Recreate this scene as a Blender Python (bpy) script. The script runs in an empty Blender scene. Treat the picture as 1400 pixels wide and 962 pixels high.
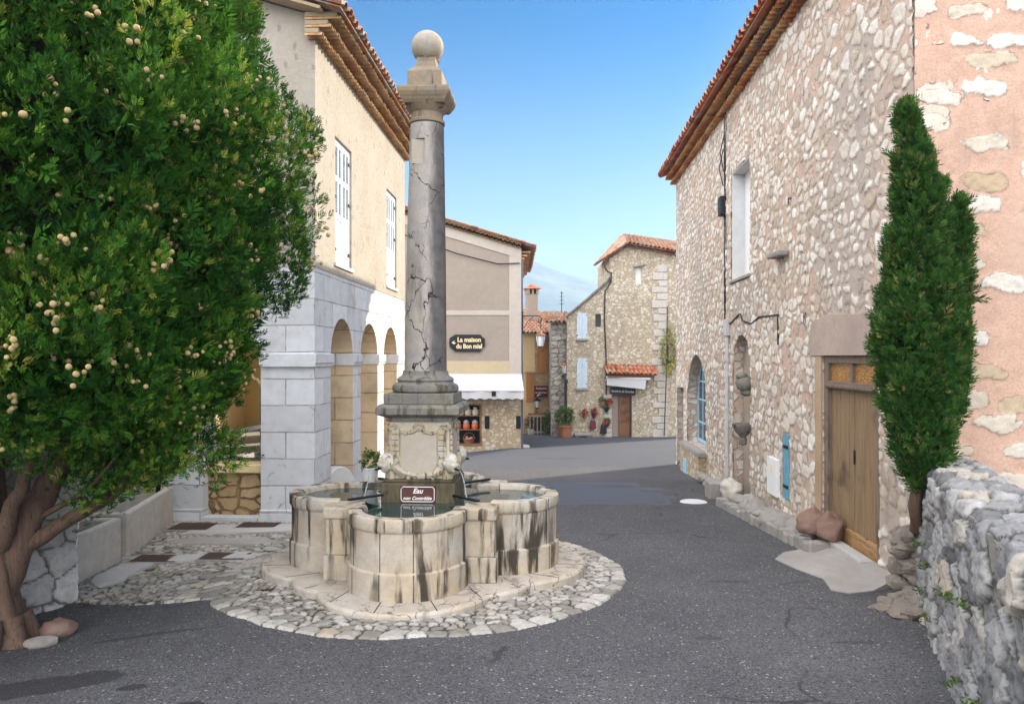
import bpy, bmesh, math, random
import numpy as np
from mathutils import Vector, Matrix

random.seed(7)
RNG = np.random.default_rng(11)
S = bpy.context.scene
COL = S.collection
PI = math.pi
R = math.radians
YAW = -math.atan(.055)          # the street runs a little to the right

# ------------------------------------------------------------------ terrain
def sm(a, b, x):
    t = np.clip((x - a) / (b - a), 0, 1)
    return t * t * (3 - 2 * t)

def ground(x, y):
    x = np.asarray(x, float); y = np.asarray(y, float)
    s = np.minimum(y, 45) - 8.6
    base = np.where(s > 0, -.053 * s, -.035 * s)
    base = base - .1 * np.minimum(3, np.maximum(0, -x)) * sm(20, 25, y)
    left = -.17 + np.maximum(0, 7 - y) * .04
    w = sm(2.4, 4.6, -x) * (1 - sm(11, 13, y))
    return base * (1 - w) + left * w

def gz(x, y):
    return float(ground(x, y))

# ------------------------------------------------------------------ numpy noise
def _hash(ix, iy, iz, seed):
    h = (ix * 374761393 + iy * 668265263 + iz * 2147483647 + seed * 974634777) & 0xFFFFFFFF
    h = ((h ^ (h >> 13)) * 1274126177) & 0xFFFFFFFF
    return ((h ^ (h >> 16)) & 0xFFFF) / 65535.0

def vnoise(p, seed=0):
    p = np.asarray(p, float)
    i = np.floor(p).astype(np.int64); f = p - i; f = f * f * (3 - 2 * f)
    out = 0
    for dx in (0, 1):
        for dy in (0, 1):
            for dz in (0, 1):
                w = (f[:, 0] if dx else 1 - f[:, 0]) * (f[:, 1] if dy else 1 - f[:, 1]) * (f[:, 2] if dz else 1 - f[:, 2])
                out = out + w * _hash(i[:, 0] + dx, i[:, 1] + dy, i[:, 2] + dz, seed)
    return out * 2 - 1

def fbm(p, octs=4, seed=0):
    a, o = 1.0, 0
    p = np.asarray(p, float)
    for k in range(octs):
        o = o + a * vnoise(p * 2 ** k + 17.3 * k, seed + k); a *= .5
    return o

def cells(u, v, seeds):
    """two nearest seed distances and the id of the nearest, for many points"""
    d1 = np.empty(len(u)); d2 = np.empty(len(u)); idx = np.empty(len(u), int)
    order = np.argsort(v, kind='stable'); so_ = np.argsort(seeds[:, 1]); sv_ = seeds[so_, 1]
    pitch = math.sqrt((np.ptp(seeds[:, 0]) + 1e-9) * (np.ptp(seeds[:, 1]) + 1e-9) / len(seeds)) * 4
    for k in range(0, len(u), 2000):
        o_ = order[k:k + 2000]; uu, vv = u[o_], v[o_]
        a_, b_ = np.searchsorted(sv_, vv.min() - pitch), np.searchsorted(sv_, vv.max() + pitch)
        if b_ - a_ < 3: a_, b_ = 0, len(sv_)
        cand = so_[a_:b_]
        m_ = (seeds[cand, 0] > uu.min() - pitch) & (seeds[cand, 0] < uu.max() + pitch)
        if m_.sum() > 2: cand = cand[m_]
        d = (uu[:, None] - seeds[cand, 0]) ** 2 + (vv[:, None] - seeds[cand, 1]) ** 2
        o = np.argpartition(d, 1, axis=1)[:, :2]; a = np.take_along_axis(d, o, 1); sw = a[:, 0] > a[:, 1]
        o[sw] = o[sw][:, ::-1]; a[sw] = a[sw][:, ::-1]
        d1[o_] = np.sqrt(a[:, 0]); d2[o_] = np.sqrt(a[:, 1]); idx[o_] = cand[o[:, 0]]
    return d1, d2, idx

# ------------------------------------------------------------------ objects
def tag(o, label=None, cat=None, group=None, kind=None):
    if label: o['label'] = label
    if cat: o['category'] = cat
    if group: o['group'] = group
    if kind: o['kind'] = kind
    return o

def empty(name, loc, rz=0.0, label=None, cat=None, group=None):
    o = bpy.data.objects.new(name, None); COL.objects.link(o)
    o.location = loc; o.rotation_euler = (0, 0, rz); o.empty_display_size = .2
    return tag(o, label, cat, group)

def link(name, me, mat=None, parent=None, loc=None, rz=None):
    o = bpy.data.objects.new(name, me); COL.objects.link(o)
    if mat is not None:
        for m in (mat if isinstance(mat, (list, tuple)) else [mat]): me.materials.append(m)
    if parent: o.parent = parent
    if loc is not None: o.location = loc
    if rz is not None: o.rotation_euler = (0, 0, rz)
    return o

def np_mesh(name, V, F, smooth=False, attrs=None):
    """V (n,3), F (m,k) -> mesh"""
    me = bpy.data.meshes.new(name)
    V = np.asarray(V, np.float32); F = np.asarray(F, np.int32)
    me.vertices.add(len(V)); me.vertices.foreach_set('co', V.ravel())
    k = F.shape[1]
    me.loops.add(F.size); me.loops.foreach_set('vertex_index', F.ravel())
    me.polygons.add(len(F))
    me.polygons.foreach_set('loop_start', np.arange(0, F.size, k, dtype=np.int32))
    me.polygons.foreach_set('loop_total', np.full(len(F), k, np.int32))
    me.polygons.foreach_set('use_smooth', np.full(len(F), smooth))
    for n, arr in (attrs or {}).items():
        at = me.attributes.new(n, 'FLOAT', 'POINT'); at.data.foreach_set('value', np.asarray(arr, np.float32))
    me.update(calc_edges=True)
    return me

class MB:
    """collects shapes into ONE mesh"""
    def __init__(s): s.v = []; s.f = []; s.mi = []
    def add(s, vs, fs, mi=0):
        b = len(s.v); s.v += [tuple(p) for p in vs]; s.f += [[b + i for i in f] for f in fs]; s.mi += [mi] * len(fs); return s
    def box(s, x0, x1, y0, y1, z0, z1, mi=0):
        return s.add([(x0, y0, z0), (x1, y0, z0), (x1, y1, z0), (x0, y1, z0), (x0, y0, z1), (x1, y0, z1), (x1, y1, z1), (x0, y1, z1)],
                     [(0, 3, 2, 1), (4, 5, 6, 7), (0, 1, 5, 4), (1, 2, 6, 5), (2, 3, 7, 6), (3, 0, 4, 7)], mi)
    def obox(s, c, sx, sy, sz, rot=None, mi=0):
        M = rot if rot is not None else Matrix.Identity(3)
        vs = [Vector(c) + M @ Vector((a * sx / 2, b * sy / 2, d * sz / 2)) for d in (-1, 1) for a, b in ((-1, -1), (1, -1), (1, 1), (-1, 1))]
        return s.add(vs, [(0, 3, 2, 1), (4, 5, 6, 7), (0, 1, 5, 4), (1, 2, 6, 5), (2, 3, 7, 6), (3, 0, 4, 7)], mi)
    def prism(s, pts, axis, a, b, mi=0):
        """closed 2D outline (counter-clockwise) extruded along axis from a to b"""
        n = len(pts)
        def P(p, t): return {'x': (t, p[0], p[1]), 'y': (p[0], t, p[1]), 'z': (p[0], p[1], t)}[axis]
        vs = [P(p, a) for p in pts] + [P(p, b) for p in pts]
        fs = [list(range(n))[::-1], list(range(n, 2 * n))] + [(i, (i + 1) % n, n + (i + 1) % n, n + i) for i in range(n)]
        return s.add(vs, fs, mi)
    def lathe(s, prof, seg=32, c=(0, 0, 0), a0=0.0, a1=2 * PI, caps=False):
        """prof: closed or open list of (r, z)"""
        full = abs(a1 - a0 - 2 * PI) < 1e-6
        n = seg if full else seg + 1
        vs = []
        for i in range(n):
            a = a0 + (a1 - a0) * i / seg
            for r, z in prof: vs.append((c[0] + r * math.cos(a), c[1] + r * math.sin(a), c[2] + z))
        m = len(prof); fs = []
        for i in range(seg):
            j = (i + 1) % n
            for k in range(m - 1): fs.append((i * m + k, j * m + k, j * m + k + 1, i * m + k + 1))
        if caps and not full:
            fs.append(list(range(m))); fs.append([(n - 1) * m + k for k in range(m)][::-1])
        return s.add(vs, fs)
    def tube(s, pts, r, seg=8, bump=0.0, cap=True, ridges=0):
        pts = [Vector(p) for p in pts]; n = len(pts)
        rs = r if isinstance(r, (list, tuple)) else [r] * n
        up = None; vs = []
        for i, p in enumerate(pts):
            t = (pts[min(i + 1, n - 1)] - pts[max(i - 1, 0)]).normalized()
            if up is None: up = t.orthogonal().normalized()
            up = (up - t * up.dot(t)).normalized(); bi = t.cross(up)
            for k in range(seg):
                a = 2 * PI * k / seg
                rr = rs[i] * (1 + bump * random.uniform(-1, 1) + (ridges * math.sin(a * 5 + i * .35) + ridges * .6 * math.sin(a * 9 - i * .5) if ridges else 0))
                vs.append(p + (up * math.cos(a) + bi * math.sin(a)) * rr)
        fs = [(i * seg + k, i * seg + (k + 1) % seg, (i + 1) * seg + (k + 1) % seg, (i + 1) * seg + k) for i in range(n - 1) for k in range(seg)]
        if cap: fs += [list(range(seg))[::-1], [(n - 1) * seg + k for k in range(seg)]]
        return s.add(vs, fs)
    def ball(s, c, r, seg=12, rings=8, jit=0.0):
        rx, ry, rz = r if isinstance(r, (tuple, list)) else (r, r, r)
        vs = [(c[0], c[1], c[2] - rz)]
        for i in range(1, rings):
            t = -PI / 2 + PI * i / rings
            for k in range(seg):
                a = 2 * PI * k / seg; q = 1 + jit * random.uniform(-1, 1)
                vs.append((c[0] + rx * q * math.cos(t) * math.cos(a), c[1] + ry * q * math.cos(t) * math.sin(a), c[2] + rz * q * math.sin(t)))
        vs.append((c[0], c[1], c[2] + rz)); L = len(vs) - 1; fs = []
        for k in range(seg): fs.append((0, 1 + (k + 1) % seg, 1 + k)); fs.append((L, L - seg + k, L - seg + (k + 1) % seg))
        for i in range(rings - 2):
            for k in range(seg):
                a = 1 + i * seg; fs.append((a + k, a + (k + 1) % seg, a + seg + (k + 1) % seg, a + seg + k))
        return s.add(vs, fs)
    def stone(s, c, r, seg=18, rings=12, amp=.22):
        """rough broken stone"""
        n0 = len(s.v); s.ball((0, 0, 0), 1.0, seg, rings); d = np.array(s.v[n0:]); k = random.uniform(0, 90)
        h = 1 + amp * fbm(d * 1.3 + k, 2) + amp * .45 * fbm(d * 3.1 + k, 3, 7)
        for _ in range(5):                       # a few broken flats
            q = np.array([random.gauss(0, 1) for _ in range(3)]); q /= np.linalg.norm(q); t = d @ q * h; lim = random.uniform(.66, .85); h = np.where(t > lim, h * lim / np.maximum(t, 1e-6), h)
        rr = np.array(r if isinstance(r, (tuple, list)) else (r, r, r)); p = d * h[:, None] * rr + np.array(c)
        s.v[n0:] = [tuple(x) for x in p]; return s
    def mesh(s, name, smooth=None):
        me = bpy.data.meshes.new(name); me.from_pydata(s.v, [], s.f)
        me.polygons.foreach_set('material_index', s.mi)
        bm = bmesh.new(); bm.from_mesh(me); bmesh.ops.recalc_face_normals(bm, faces=bm.faces[:]); bm.to_mesh(me); bm.free()
        if smooth is not None:
            me.polygons.foreach_set('use_smooth', [True] * len(me.polygons)); me.set_sharp_from_angle(angle=R(smooth))
        me.update(); return me
    def build(s, name, mat, parent=None, smooth=None, bevel=0, loc=None, rz=None, seg=2):
        o = link(name, s.mesh(name, smooth), mat, parent, loc, rz)
        if bevel:
            m = o.modifiers.new('bevel', 'BEVEL'); m.width = bevel; m.segments = seg; m.limit_method = 'ANGLE'; m.angle_limit = R(40)
        return o

def baked(o):
    """apply the modifiers of o"""
    bpy.context.view_layer.update()
    dg = bpy.context.evaluated_depsgraph_get()
    me = bpy.data.meshes.new_from_object(o.evaluated_get(dg), depsgraph=dg)
    o.modifiers.clear(); o.data = me
    return o

def carve(o, cut):
    c = cut.build('cutter', None, o.parent); c.location = o.location; c.rotation_euler = o.rotation_euler
    m = o.modifiers.new('b', 'BOOLEAN'); m.operation = 'DIFFERENCE'; m.solver = 'EXACT'; m.object = c
    n0 = len(o.data.polygons); baked(o)
    if len(o.data.polygons) == n0:
        m = o.modifiers.new('b', 'BOOLEAN'); m.operation = 'DIFFERENCE'; m.solver = 'FAST'; m.object = c; baked(o)
    if len(o.data.polygons) == n0: print('CARVE FAILED', o.name)
    bpy.data.objects.remove(c)
    return o

def text(name, body, size, mat, parent, loc, rot, extrude=.004, shear=0, bold=0, sx=1.0):
    cu = bpy.data.curves.new(name, 'FONT'); cu.body = body; cu.size = size; cu.extrude = extrude; cu.shear = shear; cu.offset = bold
    cu.align_x = 'CENTER'; cu.align_y = 'CENTER'; cu.resolution_u = 3
    t = bpy.data.objects.new(name, cu); COL.objects.link(t); bpy.context.view_layer.update()
    dg = bpy.context.evaluated_depsgraph_get(); me = bpy.data.meshes.new_from_object(t.evaluated_get(dg), depsgraph=dg)
    bpy.data.objects.remove(t)
    o = link(name, me, mat, parent, loc); o.rotation_euler = rot; o.scale = (sx, 1, 1)
    return o

def arch(x0, x1, z0, spring, n=14):
    """outline of a round-headed opening"""
    r = (x1 - x0) / 2; c = (x0 + x1) / 2
    return [(x0, z0), (x1, z0)] + [(c + r * math.cos(PI * i / n), spring + r * math.sin(PI * i / n)) for i in range(n + 1)]

# ------------------------------------------------------------------ materials
class NT:
    def __init__(s, name):
        s.m = bpy.data.materials.new(name); s.m.use_nodes = True; s.t = s.m.node_tree; s.t.nodes.clear()
    def n(s, typ, ins=None, **props):
        nd = s.t.nodes.new('ShaderNode' + typ)
        for k, v in props.items(): setattr(nd, k, v)
        for k, v in (ins or {}).items(): s.put(nd.inputs[k], v)
        return nd
    def put(s, sock, v):
        if isinstance(v, bpy.types.NodeSocket): s.t.links.new(v, sock)
        elif sock.type == 'RGBA' and len(v) == 3: sock.default_value = (*v, 1)
        else: sock.default_value = v
    def math(s, op, a, b=0.0, c=0.0, clamp=False):
        nd = s.n('Math', {0: a, 1: b, 2: c}, operation=op); nd.use_clamp = clamp; return nd.outputs[0]
    def mix(s, f, a, b, mode='MIX'):
        return s.n('Mix', {0: f, 6: a, 7: b}, data_type='RGBA', blend_type=mode).outputs[2]
    def step(s, x, a, b):
        return s.n('MapRange', {0: x, 1: a, 2: b, 3: 0.0, 4: 1.0}, interpolation_type='SMOOTHSTEP').outputs[0]
    def rng(s, x, a, b, c, d):
        return s.n('MapRange', {0: x, 1: a, 2: b, 3: c, 4: d}).outputs[0]
    def obj(s): return s.n('TexCoord').outputs['Object']
    def scale(s, v, sc, loc=(0, 0, 0)):
        return s.n('Mapping', {0: v, 1: loc, 3: sc if isinstance(sc, (tuple, list)) else (sc, sc, sc)}).outputs[0]
    def noise(s, v, sc, det=4, rough=.55, dist=0.0):
        return s.n('TexNoise', {'Vector': v, 'Scale': sc, 'Detail': det, 'Roughness': rough, 'Distortion': dist}).outputs[0]
    def ncol(s, v, sc, det=2):
        return s.n('TexNoise', {'Vector': v, 'Scale': sc, 'Detail': det}).outputs[1]
    def warp(s, v, sc, amt, det=2):
        d = s.n('VectorMath', {0: s.ncol(v, sc, det), 1: (.5, .5, .5)}, operation='SUBTRACT').outputs[0]
        d = s.n('VectorMath', {0: d, 3: amt}, operation='SCALE').outputs[0]
        return s.n('VectorMath', {0: v, 1: d}, operation='ADD').outputs[0]
    def vor(s, v, sc=1.0, feature='F1', rand=1.0):
        return s.n('TexVoronoi', {'Vector': v, 'Scale': sc, 'Randomness': rand}, feature=feature)
    def sep(s, v):
        nd = s.n('SeparateXYZ', {0: v}); return nd.outputs[0], nd.outputs[1], nd.outputs[2]
    def comb(s, x, y, z): return s.n('CombineXYZ', {0: x, 1: y, 2: z}).outputs[0]
    def ramp(s, f, stops):
        nd = s.n('ValToRGB', {0: f}); e = nd.color_ramp.elements
        while len(e) < len(stops): e.new(.5)
        for el, (p, c) in zip(e, stops): el.position = p; el.color = (*c, 1)
        return nd.outputs[0]
    def attr(s, name): return s.n('Attribute', attribute_name=name).outputs['Fac']
    def bump(s, h, strength=.5, dist=.02):
        return s.n('Bump', {'Height': h, 'Strength': strength, 'Distance': dist}).outputs[0]
    def done(s, col, rough=.85, normal=None, metal=0.0, spec=.35, **extra):
        b = s.n('BsdfPrincipled', {'Base Color': col, 'Roughness': rough, 'Metallic': metal, 'Specular IOR Level': spec})
        if normal is not None: s.put(b.inputs['Normal'], normal)
        for k, v in extra.items(): s.put(b.inputs[k], v)
        o = s.n('OutputMaterial'); s.t.links.new(b.outputs[0], o.inputs[0]); s.bsdf = b
        return s.m

def rubble(name, sc, mortar, stones, gap=(.03, .07), drop=0.0, patch=None, bump=.8, dist=.03, warpamt=.35, grime=.35, soft=.05, tall=None, blob=None):
    """field stones in mortar; gap: how much mortar shows round each stone (per stone, min..max);
       drop: share of stones buried under the plaster; tall: (z0,z1,drop_low) more stones bare below"""
    t = NT(name); o = t.obj(); v = t.scale(o, sc)
    v = t.warp(v, .9, warpamt * 1.4); v = t.warp(v, 5, warpamt * .45, 3)
    f = t.vor(v); e = t.vor(v, feature='DISTANCE_TO_EDGE').outputs['Distance']
    r, g, b = t.n('SeparateColor', {0: f.outputs['Color']}).outputs[0:3]
    lo = t.rng(g, 0, 1, gap[0], gap[1])
    if drop:
        dn = t.math('ADD', b, t.math('MULTIPLY', t.math('SUBTRACT', t.noise(o, .35, 3), .5), .9))
        thr = drop
        if tall:
            z = t.sep(o)[2]
            z = t.math('ADD', z, t.math('MULTIPLY', t.math('SUBTRACT', t.noise(o, .5, 3), .5), 3.0))
            thr = t.math('MULTIPLY', t.rng(z, tall[0], tall[1], tall[2], 1.0), drop)
        lo = t.math('ADD', lo, t.math('MULTIPLY', t.step(t.math('SUBTRACT', thr, dn), -.03, .05), .6))
    mask = t.step(t.math('SUBTRACT', e, lo), -soft * .4, soft)
    if blob:                                     # rounded stones of different size peeping through the plaster
        vb = t.warp(v, 3.5, .32, 4); f = t.vor(vb, rand=.85); r, g, b = t.n('SeparateColor', {0: f.outputs['Color']}).outputs[0:3]
        size = t.rng(g, 0, 1, blob[0], blob[1])
        size = t.math('SUBTRACT', size, t.math('MULTIPLY', t.step(t.math('SUBTRACT', thr, t.math('ADD', b, t.math('MULTIPLY', t.math('SUBTRACT', t.noise(o, .35, 3), .5), .5))), -.1, .1), .6))
        if tall: size = t.math('ADD', size, t.rng(thr, drop * tall[2], drop, .14, 0))
        mask = t.step(t.math('SUBTRACT', size, f.outputs['Distance']), -.015, .05)
        dome = t.rng(t.math('SUBTRACT', size, f.outputs['Distance']), 0, .3, .6, 1.0)
    fine = t.noise(o, 38, 5, .65); mid = t.noise(o, 9, 4, .6); big = t.noise(o, .45, 4, .6)
    sc_ = t.ramp(r, stones)
    sc_ = t.mix(t.rng(mid, .3, .75, 0, .55), sc_, t.mix(.5, sc_, (.12, .105, .085)))
    sc_ = t.mix(t.step(fine, .58, .72), sc_, t.mix(.5, sc_, (.07, .06, .05)))
    mc = t.mix(t.rng(mid, .3, .7, 0, 1), mortar[0], mortar[1])
    mc = t.mix(t.rng(fine, .35, .7, 0, .4), mc, t.mix(.6, mc, (.1, .08, .06)))
    if patch: mc = t.mix(t.step(big, patch[1], patch[1] + .12), mc, patch[0])
    col = t.mix(mask, mc, sc_)
    crev = t.math('MULTIPLY', t.math('MULTIPLY', t.step(e, .035, .0), t.step(t.noise(o, 2.3, 3), .42, .58)), 0.0 if drop else 1.0)   # open joints between tight stones
    rim = t.math('MULTIPLY', t.math('MULTIPLY', mask, t.math('SUBTRACT', 1.0, mask)), t.rng(mid, .35, .65, .2, 2.4))
    col = t.mix(t.math('MULTIPLY', crev, .75), col, (.05, .04, .03))
    col = t.mix(rim, col, (.13, .09, .065))
    gr = t.math('MULTIPLY', t.step(t.noise(t.scale(o, (1.2, 1.2, .5)), 1.1, 5, .65), .52, .74), grime)
    col = t.mix(gr, col, (.10, .09, .085))
    h = t.math('ADD', t.math('MULTIPLY', mask, t.rng(b, 0, 1, .5, 1.0)), t.math('MULTIPLY', t.math('ADD', mid, fine), .34))
    h = t.math('SUBTRACT', h, t.math('MULTIPLY', crev, .8))
    return t.done(col, .92, t.bump(h, bump, dist), spec=.2)

def ashlar(name, base, w=.95, h=.43, dark=.6, stain=.4, jw=.012, bump=.5):
    t = NT(name); o = t.obj(); x, y, z = t.sep(o)
    u = t.math('ADD', x, y); v = t.warp(t.comb(u, z, 0.0), 1.5, .03)
    br = t.n('TexBrick', {'Vector': v, 'Color1': (0, 0, 0), 'Color2': (1, 1, 1), 'Mortar': (.5, .5, .5), 'Scale': 1.0, 'Mortar Size': jw, 'Mortar Smooth': .25, 'Bias': 0.0, 'Brick Width': w, 'Row Height': h})
    br.offset = .5; br.squash = 1.0
    f = br.outputs['Fac']; rnd = t.sep(br.outputs['Color'])[0]
    fine = t.noise(o, 45, 5, .65); mid = t.noise(o, 5, 5, .6); big = t.noise(o, .8, 4, .6)
    c = t.mix(t.rng(rnd, 0, 1, 0, 1), tuple(k * .86 for k in base), tuple(min(k * 1.08, .85) for k in base))
    c = t.mix(t.rng(mid, .35, .75, 0, .45), c, tuple(k * q for k, q in zip(base, (.68, .64, .58))))
    c = t.mix(t.rng(fine, .5, .75, 0, .3), c, tuple(k * .55 for k in base))
    vein = t.vor(t.warp(o, 2.2, .5, 3), 1.1, 'DISTANCE_TO_EDGE').outputs['Distance']
    vm = t.math('MULTIPLY', t.step(vein, .012, .0), t.step(mid, .5, .62))
    c = t.mix(t.math('MULTIPLY', vm, .55), c, (.10, .085, .07))
    c = t.mix(t.math('MULTIPLY', t.step(big, .5, .75), stain), c, (.22, .17, .11))
    jd = t.math('MULTIPLY', f, t.rng(t.noise(o, 3, 3), .35, .6, .25, dark))
    c = t.mix(jd, c, (.06, .05, .04))
    hh = t.math('ADD', t.math('MULTIPLY', f, -1.0), t.math('MULTIPLY', t.math('ADD', mid, fine), .3))
    return t.done(c, .85, t.bump(hh, bump, .012), spec=.25)

def plaster(name, base, alt, sc=1.0, bump=.5, spots=.0, dist=.01):
    t = NT(name); o = t.obj()
    big = t.noise(o, .7 * sc, 5, .6); mid = t.noise(o, 6 * sc, 5, .65); fine = t.noise(o, 55 * sc, 4, .7)
    c = t.mix(t.rng(big, .3, .7, 0, 1), base, alt)
    c = t.mix(t.rng(mid, .35, .75, 0, .35), c, tuple(k * .62 for k in base))
    if spots:
        sp = t.vor(t.warp(t.scale(o, (7, 7, 4)), 2, .6), 1.0)
        q = t.math('MULTIPLY', t.step(sp.outputs['Distance'], .34, .16), t.step(t.sep(sp.outputs['Color'])[0], .55, .62))
        c = t.mix(t.math('MULTIPLY', q, spots), c, tuple(k * .5 for k in alt))
    c = t.mix(t.rng(fine, .5, .8, 0, .3), c, tuple(k * .5 for k in base))
    h = t.math('ADD', t.math('MULTIPLY', mid, 1.0), t.math('MULTIPLY', fine, .5))
    return t.done(c, .9, t.bump(h, bump, dist), spec=.2)

def stained(name, base, warmc, streak=.7, sc=1.0, crack=0.0, bump=.5, side=None, cover=.55):
    """old limestone with warm patches and black water runs"""
    t = NT(name); o = t.obj(); x, y, z = t.sep(o)
    fine = t.noise(o, 50, 5, .65); mid = t.noise(o, 7 * sc, 5, .6); big = t.noise(o, 1.7 * sc, 4, .6)
    c = t.mix(t.rng(big, .35, .65, 0, 1), base, warmc)
    c = t.mix(t.rng(mid, .35, .75, 0, .5), c, tuple(k * .55 for k in base))
    c = t.mix(t.rng(fine, .5, .75, 0, .4), c, tuple(k * .4 for k in base))
    run = t.noise(t.scale(o, (5 * sc, 5 * sc, .55 * sc)), 1.0, 5, .6, .3)
    rm = t.math('MULTIPLY', t.step(run, cover, cover + .12), t.step(t.noise(o, 1.1 * sc, 3), .36, .56))
    c = t.mix(t.math('MULTIPLY', rm, streak), c, (.038, .029, .019))
    h = t.math('ADD', t.math('MULTIPLY', mid, .7), t.math('MULTIPLY', fine, .5))
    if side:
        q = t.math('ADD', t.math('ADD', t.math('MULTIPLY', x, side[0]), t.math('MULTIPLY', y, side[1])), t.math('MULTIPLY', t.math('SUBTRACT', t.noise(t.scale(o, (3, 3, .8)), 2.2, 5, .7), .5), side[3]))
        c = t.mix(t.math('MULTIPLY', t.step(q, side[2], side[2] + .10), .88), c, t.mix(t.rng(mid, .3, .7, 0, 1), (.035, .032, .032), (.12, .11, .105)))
    if crack:
        e = t.vor(t.warp(t.scale(o, (2.6, 2.6, 1.7)), 2.4, .7, 4), 1.2, 'DISTANCE_TO_EDGE').outputs['Distance']
        cm = t.math('MULTIPLY', t.step(e, .022, .004), t.step(t.noise(o, 1.9, 2), .40, .52))
        c = t.mix(t.math('MULTIPLY', cm, crack), c, (.035, .022, .015)); h = t.math('SUBTRACT', h, cm)
    return t.done(c, .8, t.bump(h, bump, .012), spec=.3)

def plain(name, col, rough=.6, metal=0.0, var=.25, sc=8, bump=.1, spec=.35):
    t = NT(name); o = t.obj(); nz = t.noise(o, sc, 5, .6)
    c = t.mix(t.rng(nz, .3, .75, 0, 1), col, tuple(k * (1 - var) for k in col))
    return t.done(c, rough, t.bump(t.noise(o, sc * 5, 3), bump, .004), metal, spec)

def terracotta(name, cols, sc=(5, 2.5, 5)):
    t = NT(name); o = t.obj()
    cell = t.vor(t.scale(o, sc)); r = t.sep(cell.outputs['Color'])[0]
    c = t.ramp(r, cols); mid = t.noise(o, 12, 5, .65)
    c = t.mix(t.rng(mid, .4, .75, 0, .6), c, (.10, .06, .045))
    c = t.mix(t.step(t.noise(o, 3, 4), .58, .72), c, (.30, .26, .2))
    return t.done(c, .85, t.bump(mid, .4, .01), spec=.25)

def wood(name, c1, c2, sc=(30, 30, 1.2), rough=.65, dark=(.035, .02, .012)):
    t = NT(name); o = t.obj(); v = t.scale(o, sc)
    g = t.noise(v, 1.0, 5, .65, .4); g2 = t.noise(t.scale(o, tuple(k * 3 for k in sc)), 1.0, 3)
    c = t.mix(t.rng(g, .3, .7, 0, 1), c1, c2)
    c = t.mix(t.step(g2, .58, .7), c, dark)
    c = t.mix(t.step(t.noise(o, 1.6, 4), .55, .75), c, tuple(k * .5 for k in c2))
    return t.done(c, rough, t.bump(t.math('ADD', g, g2), .35, .006))

def leafmat(name, stops, trans=.25):
    t = NT(name); r = t.attr('tint'); c = t.ramp(r, stops)
    b = t.n('BsdfPrincipled', {'Base Color': c, 'Roughness': .7, 'Specular IOR Level': .12})
    tr = t.n('BsdfTranslucent', {0: t.mix(.5, c, (.12, .2, .02))})
    mx = t.n('MixShader', {0: trans, 1: b.outputs[0], 2: tr.outputs[0]})
    o = t.n('OutputMaterial'); t.t.links.new(mx.outputs[0], o.inputs[0]); return t.m

def relief_mat(name, stones, mort, rough=.88, moss=.0, warmspot=None):
    """for walls and cobbles whose stones are real relief: attributes stone (random per stone) and joint (0..1)"""
    t = NT(name); o = t.obj(); r = t.attr('stone'); j = t.attr('joint')
    fine = t.noise(o, 60, 5, .7); mid = t.noise(o, 11, 5, .6); big = t.noise(o, 1.2, 4, .6)
    c = t.ramp(r, stones)
    c = t.mix(t.rng(mid, .35, .72, 0, .6), c, t.mix(.55, c, (.07, .065, .06)))
    c = t.mix(t.step(fine, .55, .7), c, t.mix(.6, c, (.04, .037, .034)))
    c = t.mix(t.step(t.noise(o, 6, 5, .7), .62, .7), c, t.mix(.35, c, (.45, .44, .40)))
    if warmspot: c = t.mix(t.math('MULTIPLY', t.step(t.noise(o, 3, 4), .56, .66), .6), c, warmspot)
    mo = t.mix(t.step(big, .48, .6), mort, t.mix(moss, mort, (.05, .07, .018)))
    c = t.mix(j, c, mo)
    return t.done(c, rough, t.bump(t.math('ADD', mid, fine), .6, .012), spec=.25)
# ------------------------------------------------------------------ camera, light, sky
cam = bpy.data.cameras.new('camera'); co = bpy.data.objects.new('camera', cam); COL.objects.link(co)
co.location = (0, 0, 2.5); co.rotation_euler = (R(90), 0, 0)
cam.sensor_width = 36; cam.lens = 36 * 1000 / 1400; cam.shift_y = 7 / 1400; cam.clip_end = 6000; cam.clip_start = .05
S.camera = co

SUN_TO = Vector((7.6, 6.7, 4.15)).normalized()
sl = bpy.data.lights.new('sun', 'SUN'); sl.energy = 2.0; sl.angle = R(.5); sl.color = (1, .89, .72)
so = bpy.data.objects.new('sun', sl); COL.objects.link(so); so.rotation_euler = (-SUN_TO).to_track_quat('-Z', 'Y').to_euler(); so.location = (20, 20, 30)

SKY_AHEAD, FILL_CLOUD = .20, 5.9
w = bpy.data.worlds.new('World'); S.world = w; w.use_nodes = True
t = w.node_tree; t.nodes.clear()
sky = t.nodes.new('ShaderNodeTexSky'); sky.sky_type = 'NISHITA'; sky.sun_disc = False
sky.sun_elevation = math.asin(SUN_TO.z); sky.sun_rotation = math.atan2(SUN_TO.x, SUN_TO.y)
sky.altitude = 700; sky.air_density = 1.0; sky.dust_density = 1.3; sky.ozone_density = 2.2
bg = t.nodes.new('ShaderNodeBackground'); bg.inputs[1].default_value = .15
wo = t.nodes.new('ShaderNodeOutputWorld')
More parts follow.
